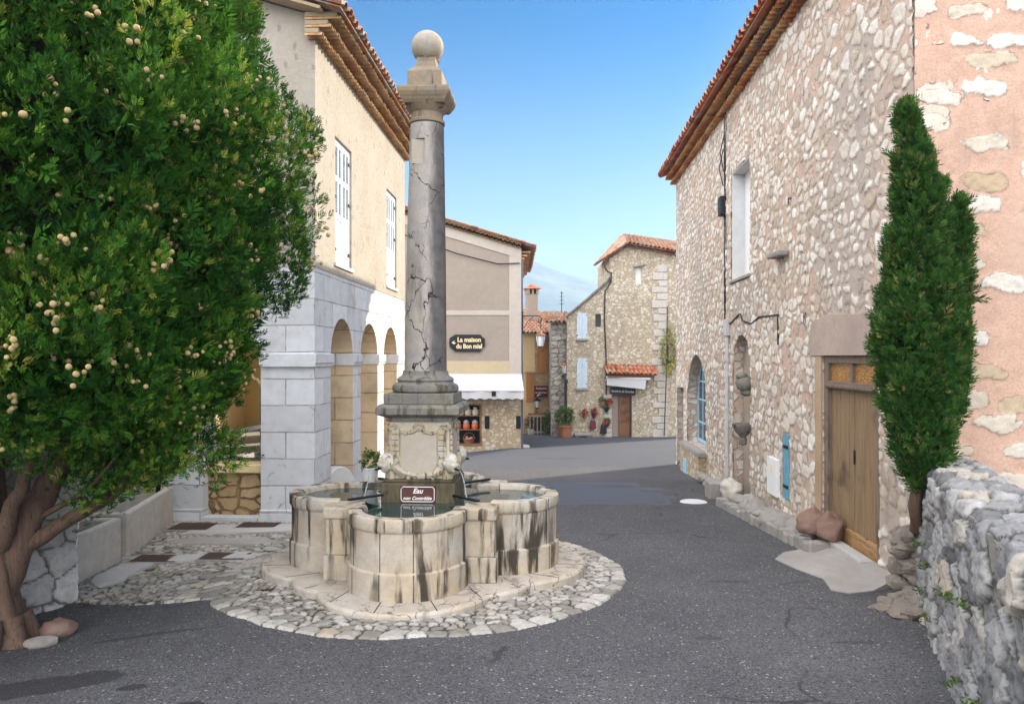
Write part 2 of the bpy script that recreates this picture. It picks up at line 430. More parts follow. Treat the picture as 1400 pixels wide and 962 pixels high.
# a few thin clouds low over the hill
tc = t.nodes.new('ShaderNodeTexCoord'); mp = t.nodes.new('ShaderNodeMapping'); mp.inputs[3].default_value = (5, 5, 13); mp.inputs[1].default_value = (.35, .2, .1)
nz = t.nodes.new('ShaderNodeTexNoise'); nz.inputs['Scale'].default_value = 1.5; nz.inputs['Detail'].default_value = 6
mr = t.nodes.new('ShaderNodeMapRange'); mr.interpolation_type = 'SMOOTHSTEP'; mr.inputs[1].default_value = .52; mr.inputs[2].default_value = .75
sx = t.nodes.new('ShaderNodeSeparateXYZ')
lo = t.nodes.new('ShaderNodeMapRange'); lo.inputs[1].default_value = .19; lo.inputs[2].default_value = .08; lo.interpolation_type = 'SMOOTHSTEP'
mu = t.nodes.new('ShaderNodeMath'); mu.operation = 'MULTIPLY'
mx = t.nodes.new('ShaderNodeMix'); mx.data_type = 'RGBA'; mx.inputs[7].default_value = (1.25, 1.35, 1.45, 1)
L = t.links.new
L(tc.outputs['Generated'], mp.inputs[0]); L(mp.outputs[0], nz.inputs['Vector']); L(nz.outputs[0], mr.inputs[0])
L(tc.outputs['Generated'], sx.inputs[0]); L(sx.outputs[2], lo.inputs[0]); L(mr.outputs[0], mu.inputs[0]); L(lo.outputs[0], mu.inputs[1])
# clear deep blue ahead, unseen cloud added behind and above to light shaded fronts
hs = t.nodes.new('ShaderNodeHueSaturation'); hs.inputs['Saturation'].default_value = 1.95; hs.inputs['Value'].default_value = SKY_AHEAD
L(sky.outputs[0], hs.inputs['Color'])
# the sky pales towards the horizon
pz = t.nodes.new('ShaderNodeMapRange'); pz.interpolation_type = 'SMOOTHSTEP'; pz.inputs[1].default_value = .46; pz.inputs[2].default_value = .02; pz.inputs[4].default_value = .88
pm = t.nodes.new('ShaderNodeMix'); pm.data_type = 'RGBA'; pm.inputs[7].default_value = (1.0, 1.22, 1.36, 1)
L(sx.outputs[2], pz.inputs[0]); L(pz.outputs[0], pm.inputs[0]); L(hs.outputs[0], pm.inputs[6])
L(mu.outputs[0], mx.inputs[0]); L(pm.outputs[2], mx.inputs[6])
dt = t.nodes.new('ShaderNodeVectorMath'); dt.operation = 'DOT_PRODUCT'; dt.inputs[1].default_value = (-.56, -.72, .63); L(tc.outputs['Generated'], dt.inputs[0])
n2 = t.nodes.new('ShaderNodeTexNoise'); n2.inputs['Scale'].default_value = 2.2; n2.inputs['Detail'].default_value = 6; L(tc.outputs['Generated'], n2.inputs['Vector'])
ad = t.nodes.new('ShaderNodeMath'); ad.operation = 'MULTIPLY_ADD'; ad.inputs[1].default_value = .5; L(n2.outputs[0], ad.inputs[0]); L(dt.outputs['Value'], ad.inputs[2])
m2 = t.nodes.new('ShaderNodeMapRange'); m2.interpolation_type = 'SMOOTHSTEP'; m2.inputs[1].default_value = .38; m2.inputs[2].default_value = .75; L(ad.outputs[0], m2.inputs[0])
m3 = t.nodes.new('ShaderNodeMix'); m3.data_type = 'RGBA'; m3.inputs[7].default_value = tuple(FILL_CLOUD * k for k in (1.0, .985, 1.03)) + (1,)
L(m2.outputs[0], m3.inputs[0]); L(mx.outputs[2], m3.inputs[6]); L(m3.outputs[2], bg.inputs[0]); L(bg.outputs[0], wo.inputs[0])

S.view_settings.view_transform = 'Standard'; S.view_settings.look = 'None'; S.view_settings.gamma = 1; S.view_settings.use_curve_mapping = False
S.view_settings.exposure = 2.25
S.cycles.use_denoising = True; S.cycles.max_bounces = 7; S.cycles.diffuse_bounces = 4; S.cycles.glossy_bounces = 3; S.cycles.transmission_bounces = 4; S.cycles.volume_bounces = 0
S.cycles.sample_clamp_indirect = 4; S.cycles.use_adaptive_sampling = True; S.cycles.adaptive_threshold = .015

# ------------------------------------------------------------------ material set
M = {}
M['limestone'] = ashlar('limestone', (.68, .695, .71), .95, .43)
M['bounce_limestone'] = ashlar('bounce_limestone', (.66, .52, .34), .95, .43, .7, .6)
M['cream'] = plaster('cream_plaster', (.53, .48, .405), (.45, .39, .31), 1.6, 1.0, .55, .03)
M['ochre'] = plaster('ochre_plaster', (.84, .66, .36), (.78, .58, .28))
M['shopwall'] = plaster('grey_beige_render', (.36, .305, .245), (.31, .26, .205), 1.0, .5)
M['warmwall'] = rubble('sun_toned_rubble', (4, 4, 5), ((.60, .40, .20), (.5, .32, .16)), [(0, (.42, .29, .17)), (.5, (.58, .46, .32)), (1, (.66, .55, .40))], (.02, .12), .35, grime=.2)
PINK = ((.58, .455, .365), (.50, .375, .295))
PALE = [(0, (.44, .36, .28)), (.3, (.58, .51, .42)), (.65, (.68, .63, .55)), (1, (.75, .72, .66))]
M['pinkwall'] = rubble('pink_plaster_with_stones', (5.0, 5.0, 5.4), PINK, PALE, (.035, .12), .24, ((.40, .335, .27), .56), 0.85, .04, .30, .5, tall=(.3, 4.2, .1))
M['pinkgable'] = rubble('pink_gable_plaster', (1.9, 2.0, 3.9), ((.57, .38, .275), (.50, .325, .23)), [(0, (.50, .40, .27)), (.4, (.62, .55, .44)), (1, (.70, .65, .57))], (.12, .26), .02, ((.56, .37, .265), .6), .9, .035, .22, .12, blob=(.33, .56))
M['farstone'] = rubble('far_house_rubble', (5.6, 5.6, 6.2), ((.46, .385, .27), (.38, .31, .215)), [(0, (.40, .335, .225)), (.4, (.55, .48, .345)), (1, (.66, .60, .475))], (.02, .07), .12, grime=.3)
M['shopstone'] = rubble('shop_rubble', (5.6, 5.6, 6.4), ((.46, .36, .23), (.38, .29, .17)), [(0, (.42, .33, .21)), (.5, (.56, .46, .32)), (1, (.63, .57, .47))], (.03, .10), .06, ((.40, .26, .12), .6), grime=.2)
M['greystone'] = rubble('grey_quoin_rubble', (2.6, 2.6, 4.2), ((.34, .30, .25), (.26, .23, .19)), [(0, (.36, .335, .30)), (.5, (.48, .45, .40)), (1, (.58, .55, .50))], (.02, .06), .0, grime=.35)
M['backwall'] = rubble('shaded_rubble', (4, 4, 5), ((.46, .43, .38), (.40, .37, .32)), [(0, (.40, .38, .34)), (1, (.58, .56, .52))], (.02, .08), .25, grime=.25)
M['orangestone'] = rubble('orange_rubble', (3.2, 3.2, 4.5), ((.33, .20, .09), (.25, .15, .07)), [(0, (.45, .31, .15)), (1, (.62, .47, .27))], (.04, .08), grime=.2)
TERR = [(0, (.30, .11, .055)), (.3, (.42, .18, .09)), (.6, (.50, .26, .14)), (.8, (.38, .30, .23)), (1, (.46, .33, .22))]
M['tiles'] = terracotta('terracotta_tiles', TERR)
M['tiles_red'] = terracotta('red_tiles', [(0, (.28, .07, .035)), (.4, (.42, .13, .06)), (.75, (.50, .20, .10)), (1, (.42, .27, .18))])
M['tiles_ochre'] = terracotta('ochre_eave_tiles', [(0, (.48, .25, .10)), (.4, (.58, .34, .15)), (.8, (.62, .42, .22)), (1, (.55, .30, .13))])
M['tiles_orange'] = terracotta('orange_eave_tiles', [(0, (.42, .16, .06)), (.5, (.56, .26, .10)), (1, (.60, .38, .18))])
M['mortar'] = plaster('eave_mortar', (.45, .36, .24), (.38, .29, .18))
M['fount'] = stained('fountain_limestone', (.45, .415, .355), (.45, .365, .245), .97, 1.2, 0, cover=.475)
M['pier'] = stained('pier_limestone', (.42, .385, .32), (.44, .35, .225), .97, 1.3, 0, cover=.47)
M['step'] = stained('step_limestone', (.47, .43, .37), (.44, .37, .28), .45, 1.0, .7)
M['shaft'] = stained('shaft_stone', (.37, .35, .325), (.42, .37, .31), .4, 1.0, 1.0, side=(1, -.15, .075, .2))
M['capital'] = stained('capital_stone', (.25, .215, .165), (.32, .23, .135), .8, 2, 0)
M['dark_stone'] = stained('weathered_cornice', (.17, .165, .155), (.215, .20, .145), .8, 2, 0, cover=.5)
M['die'] = stained('pedestal_stone', (.50, .46, .38), (.56, .47, .29), .7, 1.6, 0, cover=.57)
M['relief'] = stained('carved_relief', (.46, .42, .35), (.42, .34, .19), .85, 4, 0, cover=.5)
M['panel'] = plaster('inscription_panel', (.44, .39, .32), (.40, .35, .28), 2, .15)
M['base_dark'] = stained('mossy_base', (.12, .10, .055), (.08, .065, .04), .9, 2.5, 0, cover=.45)
M['trough'] = stained('trough_stone', (.55, .53, .48), (.53, .47, .38), .25, 1.2, 0, cover=.62)
M['white_lime'] = plaster('white_lime', (.66, .66, .64), (.58, .58, .55), 1, .2)
M['concrete'] = plaster('concrete', (.36, .335, .30), (.27, .25, .225), 2.2, .7)
M['pale_slab'] = plaster('pale_paving', (.46, .45, .42), (.38, .365, .34), 1.5, .4)
M['bark'] = wood('cypress_bark', (.155, .098, .066), (.085, .053, .037), (26, 26, 2.0), .9, (.028, .018, .012))
M['door_wood'] = wood('weathered_door_wood', (.29, .195, .105), (.17, .11, .058), (38, 38, .8), .6)
M['door_frame'] = wood('grey_frame_wood', (.22, .165, .115), (.13, .095, .07), (30, 30, 1.5), .7)
M['kick'] = wood('orange_kickboard', (.40, .235, .10), (.30, .175, .07), (2, 1.2, 30), .55)
M['brown_door'] = wood('brown_door', (.26, .12, .05), (.17, .075, .03), (20, 20, 1), .5)
M['orange_shutter'] = wood('orange_shutter', (.56, .28, .085), (.46, .21, .06), (20, 20, 1), .5)
M['shutter'] = plain('pale_blue_paint', (.66, .72, .76), .5, 0, .12)
M['blue'] = plain('blue_paint', (.14, .34, .44), .5, 0, .25)
M['lblue'] = plain('light_blue_paint', (.33, .55, .70), .5, 0, .2)
M['iron'] = plain('dark_iron', (.022, .021, .022), .55, .6, .3)
M['rust'] = plain('rusty_iron', (.075, .042, .03), .75, .3, .5, 14, .5)
M['cable'] = plain('black_cable', (.015, .015, .017), .5)
M['pipe'] = plain('grey_pipe', (.50, .50, .49), .45, 0, .15)
M['white'] = plain('white_paint', (.74, .75, .74), .5, 0, .08)
M['canvas'] = plain('white_canvas', (.52, .525, .53), .8, 0, .08, 3)
M['black'] = plain('black_paint', (.012, .012, .014), .4)
M['green_black'] = plain('green_black_paint', (.012, .03, .028), .3)
M['gold'] = plain('cream_lettering', (.80, .66, .36), .5, 0, .05)
M['letter'] = plain('white_lettering', (.82, .80, .76), .5, 0, .05)
M['maroon'] = plain('maroon_paint', (.14, .02, .022), .5)
M['plaque'] = plain('brown_enamel', (.10, .038, .028), .35, 0, .5, 6)
M['dark'] = plain('dark_interior', (.02, .017, .014), .9)
M['brick'] = plaster('brick_edge', (.40, .16, .07), (.32, .13, .06), 4, .5)
M['rock'] = plaster('grey_rock', (.42, .385, .335), (.31, .295, .265), 3.2, 1.0, .3, .03)
M['redrock'] = plaster('rust_brown_rock', (.24, .125, .08), (.37, .28, .23), 3, 1.0, .5, .03)
M['pot'] = plain('terracotta_pot', (.40, .16, .08), .8, 0, .3)
M['jar_red'] = plain('orange_glaze', (.60, .14, .05), .35, 0, .2)
M['jar_grey'] = plain('grey_stoneware', (.45, .42, .38), .5, 0, .3)
M['cream_jar'] = plain('cream_ceramic', (.62, .56, .42), .5, 0, .3)
M['wicker'] = plain('wicker', (.28, .17, .08), .8, 0, .5, 40, .6)
M['flower'] = plain('red_petals', (.60, .02, .03), .6)
M['pinkflower'] = plain('pink_petals', (.72, .25, .22), .6)
M['ledge_rock'] = plaster('ledge_rock', (.50, .42, .34), (.36, .31, .265), 5, 1.0, .4, .05)
M['lintel'] = plaster('lintel_plaster', (.47, .365, .295), (.36, .285, .24), 1.6, .8, 0, .02)
M['cone'] = plain('cypress_cone', (.52, .385, .17), .75, 0, .5, 34, .6)
LEAF = [(0, (.009, .038, .006)), (.3, (.026, .105, .011)), (.6, (.065, .19, .016)), (.85, (.16, .28, .025)), (1, (.34, .34, .06))]
M['leaf'] = leafmat('cypress_foliage', LEAF, .25)
M['leaf_dark'] = leafmat('young_cypress_foliage', [(0, (.010, .042, .010)), (.5, (.030, .098, .018)), (.85, (.075, .165, .03)), (1, (.20, .17, .06))], .3)
M['leaf_pot'] = leafmat('pot_plant_leaves', [(0, (.05, .09, .02)), (.6, (.10, .16, .04)), (1, (.24, .24, .08))])
M['leaf_yellow'] = leafmat('yellow_climber_leaves', [(0, (.16, .18, .03)), (.6, (.34, .32, .05)), (1, (.5, .42, .08))])
M['moss'] = leafmat('weeds', [(0, (.04, .08, .015)), (1, (.09, .14, .03))])

t = NT('amber_glass'); o = t.obj()
v_ = t.vor(t.scale(o, (60, 60, 60)))
M['amber'] = t.done(t.mix(t.step(v_.outputs['Distance'], .25, .5), (.62, .34, .07), (.22, .09, .02)), .25, t.bump(v_.outputs['Distance'], .5, .004), spec=.5)
t = NT('window_glass'); M['glass'] = t.done((.03, .04, .045), .06, spec=.6)
t = NT('lantern_glass'); M['lglass'] = t.done((.72, .76, .78), .25, spec=.5)
t = NT('clear_water'); o = t.obj()
M['water'] = t.done(t.mix(t.rng(t.noise(o, 2.5, 3), .35, .65, 0, 1), (.012, .040, .042), (.05, .065, .045)), .03, t.bump(t.noise(o, 9, 3, .5, .6), .09, .02), spec=.6)
t = NT('falling_water'); M['jet'] = t.done((.75, .8, .82), .08, spec=.6, **{'Transmission Weight': .8, 'IOR': 1.33})

# asphalt: chips, tar tone, older and newer layers, painted far shade, damp spots
t = NT('asphalt'); o = t.obj(); x, y, z = t.sep(o)
chip = t.vor(o, 75); cr = t.sep(chip.outputs['Color'])[0]
chip2 = t.vor(t.warp(o, 20, .02), 34); cr2 = t.sep(chip2.outputs['Color'])[1]
big = t.noise(o, .55, 5, .62); mid = t.noise(o, 3.2, 5, .65); fine = t.noise(o, 160, 3, .7)
c = t.mix(t.rng(big, .32, .68, 0, 1), (.056, .055, .057), (.092, .090, .089))
c = t.mix(t.rng(mid, .4, .7, 0, .45), c, (.056, .053, .053))
c = t.mix(t.math('MULTIPLY', t.step(cr, .70, .9), t.step(chip.outputs['Distance'], .5, .2)), c, (.21, .205, .20))
c = t.mix(t.math('MULTIPLY', t.step(cr2, .86, .95), t.step(chip2.outputs['Distance'], .42, .2)), c, (.30, .29, .285))
c = t.mix(t.step(cr, .28, .05), c, (.03, .029, .030))
wig = t.math('MULTIPLY', t.math('SUBTRACT', t.noise(o, .9, 5, .6), .5), 2.4)
ye = t.math('ADD', y, t.math('MULTIPLY', wig, .25)); xe = t.math('ADD', x, wig)
newer = t.math('MULTIPLY', t.step(ye, 13.7, 13.78), t.step(xe, 3.15, 3.05))
newer = t.math('MULTIPLY', newer, t.step(ye, 17.4, 17.3))
far_shade = t.step(t.math('ADD', y, wig), 20.2, 21.4)
c = t.mix(t.math('MULTIPLY', newer, .75), c, (.066, .076, .095))
c = t.mix(t.math('MULTIPLY', far_shade, .8), c, (.055, .060, .072))  # bluish far road, darkened further in place of shade
def blob(cx, cy, rx, ry, amt):
    dx = t.math('DIVIDE', t.math('SUBTRACT', x, cx), rx); dy = t.math('DIVIDE', t.math('SUBTRACT', y, cy), ry)
    d = t.math('SQRT', t.math('ADD', t.math('MULTIPLY', dx, dx), t.math('MULTIPLY', dy, dy)))
    d = t.math('ADD', d, t.math('MULTIPLY', t.math('SUBTRACT', t.noise(o, 3.5, 4, .6), .5), 1.0))
    return t.math('MULTIPLY', t.step(d, 1.06, .94), amt)
damp = blob(-3.75, 5.6, .85, .19, .8)
for a in ((-2.77, 5.33, .10, .05, .85), (-2.2, 5.0, .09, .05, .85), (-3.3, 6.62, .55, .045, .6), (2.4, 8.1, .25, .05, .4), (1.7, 6.3, .12, .05, .5), (2.9, 6.2, .2, .04, .5), (2.3, 16.5, .5, .25, .35), (1.6, 24, .9, .4, .4)):
    damp = t.math('MAXIMUM', damp, blob(*a))
c = t.mix(damp, c, (.022, .021, .022))
ck = t.vor(t.warp(o, 1.2, .9, 3), .34, 'DISTANCE_TO_EDGE').outputs['Distance']
ckm = t.math('MULTIPLY', t.step(ck, .010, .002), t.step(t.noise(o, .8, 2), .5, .58))
c = t.mix(t.math('MULTIPLY', ckm, .7), c, (.02, .019, .019))
hgt = t.math('ADD', t.math('MULTIPLY', chip.outputs['Distance'], -.6), t.math('MULTIPLY', mid, .5))
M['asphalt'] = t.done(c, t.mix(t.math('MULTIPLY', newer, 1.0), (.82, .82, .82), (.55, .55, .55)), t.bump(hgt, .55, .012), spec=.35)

STONE_GREY = [(0, (.12, .12, .12)), (.3, (.20, .20, .20)), (.6, (.27, .27, .26)), (.85, (.35, .345, .33)), (1, (.37, .325, .25))]
M['parapet'] = relief_mat('grey_field_stones', STONE_GREY, (.035, .03, .024), moss=.8)
M['cobble'] = relief_mat('pale_cobbles', [(0, (.20, .185, .155)), (.4, (.33, .305, .26)), (.8, (.47, .445, .395)), (1, (.40, .33, .24))], (.04, .034, .024), moss=.7)
M['block_wall'] = relief_mat('pale_block_wall', [(0, (.42, .41, .39)), (.5, (.54, .53, .50)), (.85, (.60, .59, .56)), (1, (.58, .50, .36))], (.11, .10, .085))

# ------------------------------------------------------------------ ground
xs = np.unique(np.concatenate([[-900, -500, -300, -120, -60, -30, -20], np.arange(-14, 12.1, .25), [16, 22, 35, 60, 120, 300, 500, 900]]))
ys = np.unique(np.concatenate([[-60, -30, -12, -6, -3], np.arange(0, 45.1, .25), [50, 60, 90, 150, 300, 600, 950]]))
X, Y = np.meshgrid(xs, ys); nx, ny = len(xs), len(ys)
Z = ground(X, Y)
i = np.arange((ny - 1) * (nx - 1)); r_, c_ = i // (nx - 1), i % (nx - 1); a = r_ * nx + c_
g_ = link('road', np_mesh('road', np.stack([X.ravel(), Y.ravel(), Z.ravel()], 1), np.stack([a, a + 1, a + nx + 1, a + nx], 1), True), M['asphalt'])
tag(g_, 'grey asphalt village street running down past the fountain', 'road', kind='structure')

# ------------------------------------------------------------------ hill beyond the village
xs = np.linspace(-260, 450, 90); ys = np.linspace(480, 1000, 50); X, Y = np.meshgrid(xs, ys)
ridge = np.interp(X, [-260, -120, 0, 67, 130, 220, 450], [102, 101, 99, 75, 54, 32, 5])
prof = np.clip(1 - np.abs(Y - 650) / 170, 0, 1)
pz = ridge * prof ** .8 + 4 * fbm(np.stack([X.ravel() / 45, Y.ravel() / 45, 0 * X.ravel()], 1), 5).reshape(X.shape) * np.clip(prof * 3, 0, 1) - 3
i = np.arange(49 * 89); r_, c_ = i // 89, i % 89; a = r_ * 90 + c_
t = NT('haze_paled_slope'); o = t.obj(); nn = t.noise(o, .04, 6, .65)
hm = t.done(t.mix(t.rng(nn, .4, .65, 0, 1), (.115, .14, .125), (.175, .19, .175)), .95)  # slope colour paled to stand in for thicker haze
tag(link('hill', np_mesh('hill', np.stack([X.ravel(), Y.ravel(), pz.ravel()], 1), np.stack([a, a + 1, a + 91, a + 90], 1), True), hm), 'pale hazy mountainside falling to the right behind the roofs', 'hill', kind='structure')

# ------------------------------------------------------------------ cobbles round the fountain and in the yard
FX, FY = -1.03, 8.6
def in_poly(x, y, poly):
    c = np.zeros(x.shape, bool); n = len(poly)
    for k in range(n):
        x1, y1 = poly[k]; x2, y2 = poly[(k + 1) % n]
        c ^= ((y1 > y) != (y2 > y)) & (x < (x2 - x1) * (y - y1) / (y2 - y1 + 1e-9) + x1)
    return c
yard = [(-5.7, 7.9), (-4.69, 7.93), (-3.04, 7.57), (-2.6, 7.05), (-1.6, 7.4), (-1.4, 9.6), (-2.1, 11.4), (-2.6, 12.2), (-5.7, 12.2)]
st = .0175
xs = np.arange(-5.7, 1.6, st); ys = np.arange(6.0, 12.2, st); X, Y = np.meshgrid(xs, ys); nx, ny = len(xs), len(ys)
x, y = X.ravel(), Y.ravel()
wob = .035 * fbm(np.stack([x * 2.5, y * 2.5, 0 * x], 1), 3, 5)
rad = np.hypot(x - FX, y - FY) + wob
keep = (rad < 2.33) | in_poly(x + wob, y + wob, yard)
sd = []
s_ = .102
for ia, yy in enumerate(np.arange(5.9, 12.3, s_ * .9)):
    for xx in np.arange(-5.8, 1.7, s_):
        px, py = xx + (s_ / 2 if ia % 2 else 0) + RNG.uniform(-.05, .05), yy + RNG.uniform(-.05, .05)
        rr = math.hypot(px - FX, py - FY)
        if 2.14 < rr < 2.6: continue
        if RNG.random() < .10: continue
        sd.append((px, py))
n_ = 72
for k in range(n_):
    a_ = 2 * PI * (k + RNG.uniform(-.25, .25)) / n_
    sd.append((FX + 2.235 * math.cos(a_), FY + 2.235 * math.sin(a_)))
sd = np.array(sd)
wx = .03 * fbm(np.stack([x * 9, y * 9, 0 * x], 1), 3, 31); wy = .03 * fbm(np.stack([x * 9, y * 9, 0 * x + 5], 1), 3, 32)
d1, d2, idx = cells(x + wx, y + wy, sd)
e = (d2 - d1) / s_
dome = sm(.05, .30, e) * np.clip(1 - .25 * (d1 / s_) ** 2, .6, 1)
rs = RNG.random(len(sd))
h = .006 + dome * (.012 + .014 * rs[idx]) + .005 * fbm(np.stack([x * 20, y * 20, 0 * x], 1), 3, 9) * dome
z = ground(x, y) + np.where(keep, h, -.06)
K = keep.reshape(ny, nx); a = (np.arange(ny - 1)[:, None] * nx + np.arange(nx - 1)[None, :])
cellkeep = K[:-1, :-1] | K[1:, :-1] | K[:-1, 1:] | K[1:, 1:]
a = a[cellkeep]
used = np.zeros(nx * ny, bool); F = np.stack([a, a + 1, a + nx + 1, a + nx], 1); used[F.ravel()] = True
remap = np.cumsum(used) - 1
me = np_mesh('cobbled_pavement', np.stack([x, y, z], 1)[used], remap[F], True, {'stone': np.clip(rs[idx] * .8 + .2 * RNG.random(len(sd))[idx], 0, 1)[used], 'joint': sm(.20, .07, e)[used]})
tag(link('cobbled_pavement', me, M['cobble']), 'pale cobbles ringing the fountain and filling the yard by the troughs', 'pavement', kind='structure')

# smooth cement strips laid over the cobbles of the yard
def ragged(cx, cy, rx, ry, rot, n=40, amp=.12, seed=1):
    r = random.Random(seed); ph = [r.uniform(0, 6.3) for _ in range(4)]
    out = []
    for k in range(n):
        a = 2 * PI * k / n; q = 1 + amp * (math.sin(2 * a + ph[0]) + .7 * math.sin(3 * a + ph[1]) + .5 * math.sin(5 * a + ph[2]) + .4 * math.sin(9 * a + ph[3]))
        sq = 1 / max(abs(math.cos(a)), abs(math.sin(a))) ** .6
        px, py = rx * q * sq * math.cos(a), ry * q * sq * math.sin(a)
        out.append((cx + px * math.cos(rot) - py * math.sin(rot), cy + px * math.sin(rot) + py * math.cos(rot)))
    return out
def slab(name, outline, mat, label, top=.042, cat='paving'):
    m = MB(); n = len(outline); cx = sum(p[0] for p in outline) / n; cy = sum(p[1] for p in outline) / n
    vs = [(cx, cy, gz(cx, cy) + top)]; fs = []
    for q in (.35, .7, .96): vs += [(cx + (px - cx) * q, cy + (py - cy) * q, gz(cx + (px - cx) * q, cy + (py - cy) * q) + top) for px, py in outline]
    vs += [(px, py, gz(px, py) + top - .012) for px, py in outline]; vs += [(px, py, gz(px, py) - .03) for px, py in outline]
    for k in range(n):
        j = (k + 1) % n; fs.append((0, 1 + k, 1 + j))
        for q in range(4): fs.append((1 + q * n + k, 1 + (q + 1) * n + k, 1 + (q + 1) * n + j, 1 + q * n + j))
    m.add(vs, fs)
    return tag(m.build(name, mat, None, 40), label, cat, kind='structure')
slab('paving', ragged(-4.1, 10.45, .7, .22, -.16, seed=3), M['concrete'], 'dark grey cement strip across the yard cobbles')
slab('paving', ragged(-3.7, 11.25, 1.3, .30, .03, seed=8), M['pale_slab'], 'pale cement strip at the foot of the arcaded house', .046)
slab('paving', ragged(-4.2, 9.55, .85, .15, -.02, seed=5), M['pale_slab'], 'pale flagstone strip holding the two rusty covers', .05)
slab('paving', ragged(-4.80, 8.95, .22, .42, .0, seed=6), M['pale_slab'], 'pale flagstone beside the near trough', .044)
# ------------------------------------------------------------------ roofs
def eave_row(mb, L, o0, o1, z, r, f, s0=0.0):
    """one row of half-round eave tiles (open end outward); f(s, out, z) -> point"""
    n = int(L / (2.1 * r)); p = L / n; sg = 6
    for k in range(n):
        c = s0 + p * (k + .5) + random.uniform(-.006, .006); vs = []; dz = random.uniform(-.006, .006); oo = o1 + random.uniform(-.012, .012)
        for o in (o0, oo):
            for q in (1.0, .8):
                for j in range(sg + 1):
                    a = PI * j / sg; vs.append(f(c + r * q * math.cos(a), o, z + dz + r * .95 * q * math.sin(a)))
        m = sg + 1; fs = []
        for j in range(sg):
            fs += [(j, j + 1, 2 * m + j + 1, 2 * m + j), (m + j + 1, m + j, 3 * m + j, 3 * m + j + 1), (2 * m + j, 2 * m + j + 1, 3 * m + j + 1, 3 * m + j)]
        mb.add(vs, fs)

def tile_roof(mb, L, D, f, s0=0.0, p=.21, ln=.40, r=.088, th=.03):
    """barrel tiles on a slope; f(s along the eave, t up the slope, h above it) -> point"""
    n = max(2, int(L / p)); p = L / n; sg = 5
    for k in range(n):
        c0 = s0 + p * (k + .5); tt = -.05 + random.uniform(-.02, .02)
        while tt < D:
            c = c0 + random.uniform(-.008, .008); t1 = min(tt + ln + .05, D + .02); vs = []
            for t_, rr, hh in ((tt, r, .028 + random.uniform(0, .008)), (t1, r * .82, .01)):
                for q in (1.0, .82):
                    for j in range(sg + 1):
                        a = PI * j / sg; vs.append(f(c + rr * q * math.cos(a), t_, hh + rr * q * math.sin(a)))
            m = sg + 1; fs = []
            for j in range(sg): fs += [(j, j + 1, 2 * m + j + 1, 2 * m + j), (j, j + 1, m + j + 1, m + j), (m + j + 1, m + j, 3 * m + j, 3 * m + j + 1)]
            mb.add(vs, fs); tt += ln
    # channel tiles: a shallow upturned run between the covers, and the bed below
    for k in range(n + 1):
        c = s0 + p * k; vs = []
        for t_ in (-.02, D):
            for j in range(4):
                a = PI + PI * j / 3; vs.append(f(c + r * .9 * math.cos(a), t_, .05 + .055 * math.sin(a)))
        mb.add(vs, [(j, j + 1, 5 + j, 4 + j) for j in range(3)])
    vs = [f(s, t_, h) for h in (-th, -.012) for s, t_ in ((s0, 0), (s0 + L, 0), (s0 + L, D), (s0, D))]
    mb.add(vs, [(0, 3, 2, 1), (4, 5, 6, 7), (0, 1, 5, 4), (1, 2, 6, 5), (2, 3, 7, 6), (3, 0, 4, 7)])

AL = math.atan(.30); CA, SA = math.cos(AL), math.sin(AL)

# ------------------------------------------------------------------ arcaded house on the left
H = empty('arcaded_house', (-3.17, 11.75, 0), YAW, 'pale limestone house with three street arches and two closed blue shutters', 'house')
LEN = 7.15
low = MB().box(-.88, 0, 0, LEN, -1.2, 3.95).build('arcade_wall', [M['limestone'], M['bounce_limestone']], H)
cut = MB()
for y0 in (.85, 2.83, 4.83): cut.prism(arch(y0, y0 + 1.4, -1.5, 2.5), 'x', -1.2, .3)
carve(low, cut)
for p in low.data.polygons:                    # yellowish stone of the arch reveals, bounced sunlight painted in
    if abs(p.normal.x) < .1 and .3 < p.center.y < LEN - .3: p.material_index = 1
fr = MB().box(-4.3, -.882, 0, .5, -1.2, 3.95).build('end_wall', M['limestone'], H)
carve(fr, MB().prism(arch(-1.86, -.884, -.12, 2.45), 'y', -.3, .9))
# base course, string course
for y0, y1 in ((-.02, .86), (2.24, 2.84), (4.22, 4.84), (6.22, LEN)): MB().box(-.9, .022, y0, y1, -1.2, .04).build('base_course', M['limestone'], H, bevel=.008)
MB().box(-4.3, -1.85, -.022, .3, -1.2, .04).build('base_course', M['limestone'], H, bevel=.008)
MB().box(-1.86, -.9, -.015, .45, -1.2, -.09).build('doorstep', M['limestone'], H)
for y0, y1 in ((-.05, .87), (2.23, 2.85), (4.21, 4.85), (6.21, LEN + .02)):
    MB().prism([(-.90, 2.40), (-.895, 2.34), (.03, 2.34), (.03, 2.399), (.05, 2.40), (.05, 2.56), (-.90, 2.56)], 'y', y0, y1).build('string_course', M['limestone'], H, bevel=.01)
MB().box(-4.3, -1.84, -.05, .4, 2.36, 2.56).build('string_course', M['limestone'], H, bevel=.012)
up = MB().prism([(-4.3, 3.95), (.012, 3.95), (.012, 7.97), (-4.3, 7.97 + .3 * 4.3)], 'y', -.012, LEN).build('upper_wall', M['cream'], H)
cut = MB()
WY = (1.07, 5.07)
for y0 in WY: cut.box(-.10, .3, y0, y0 + 1.05, 4.16, 6.38)
carve(up, cut)
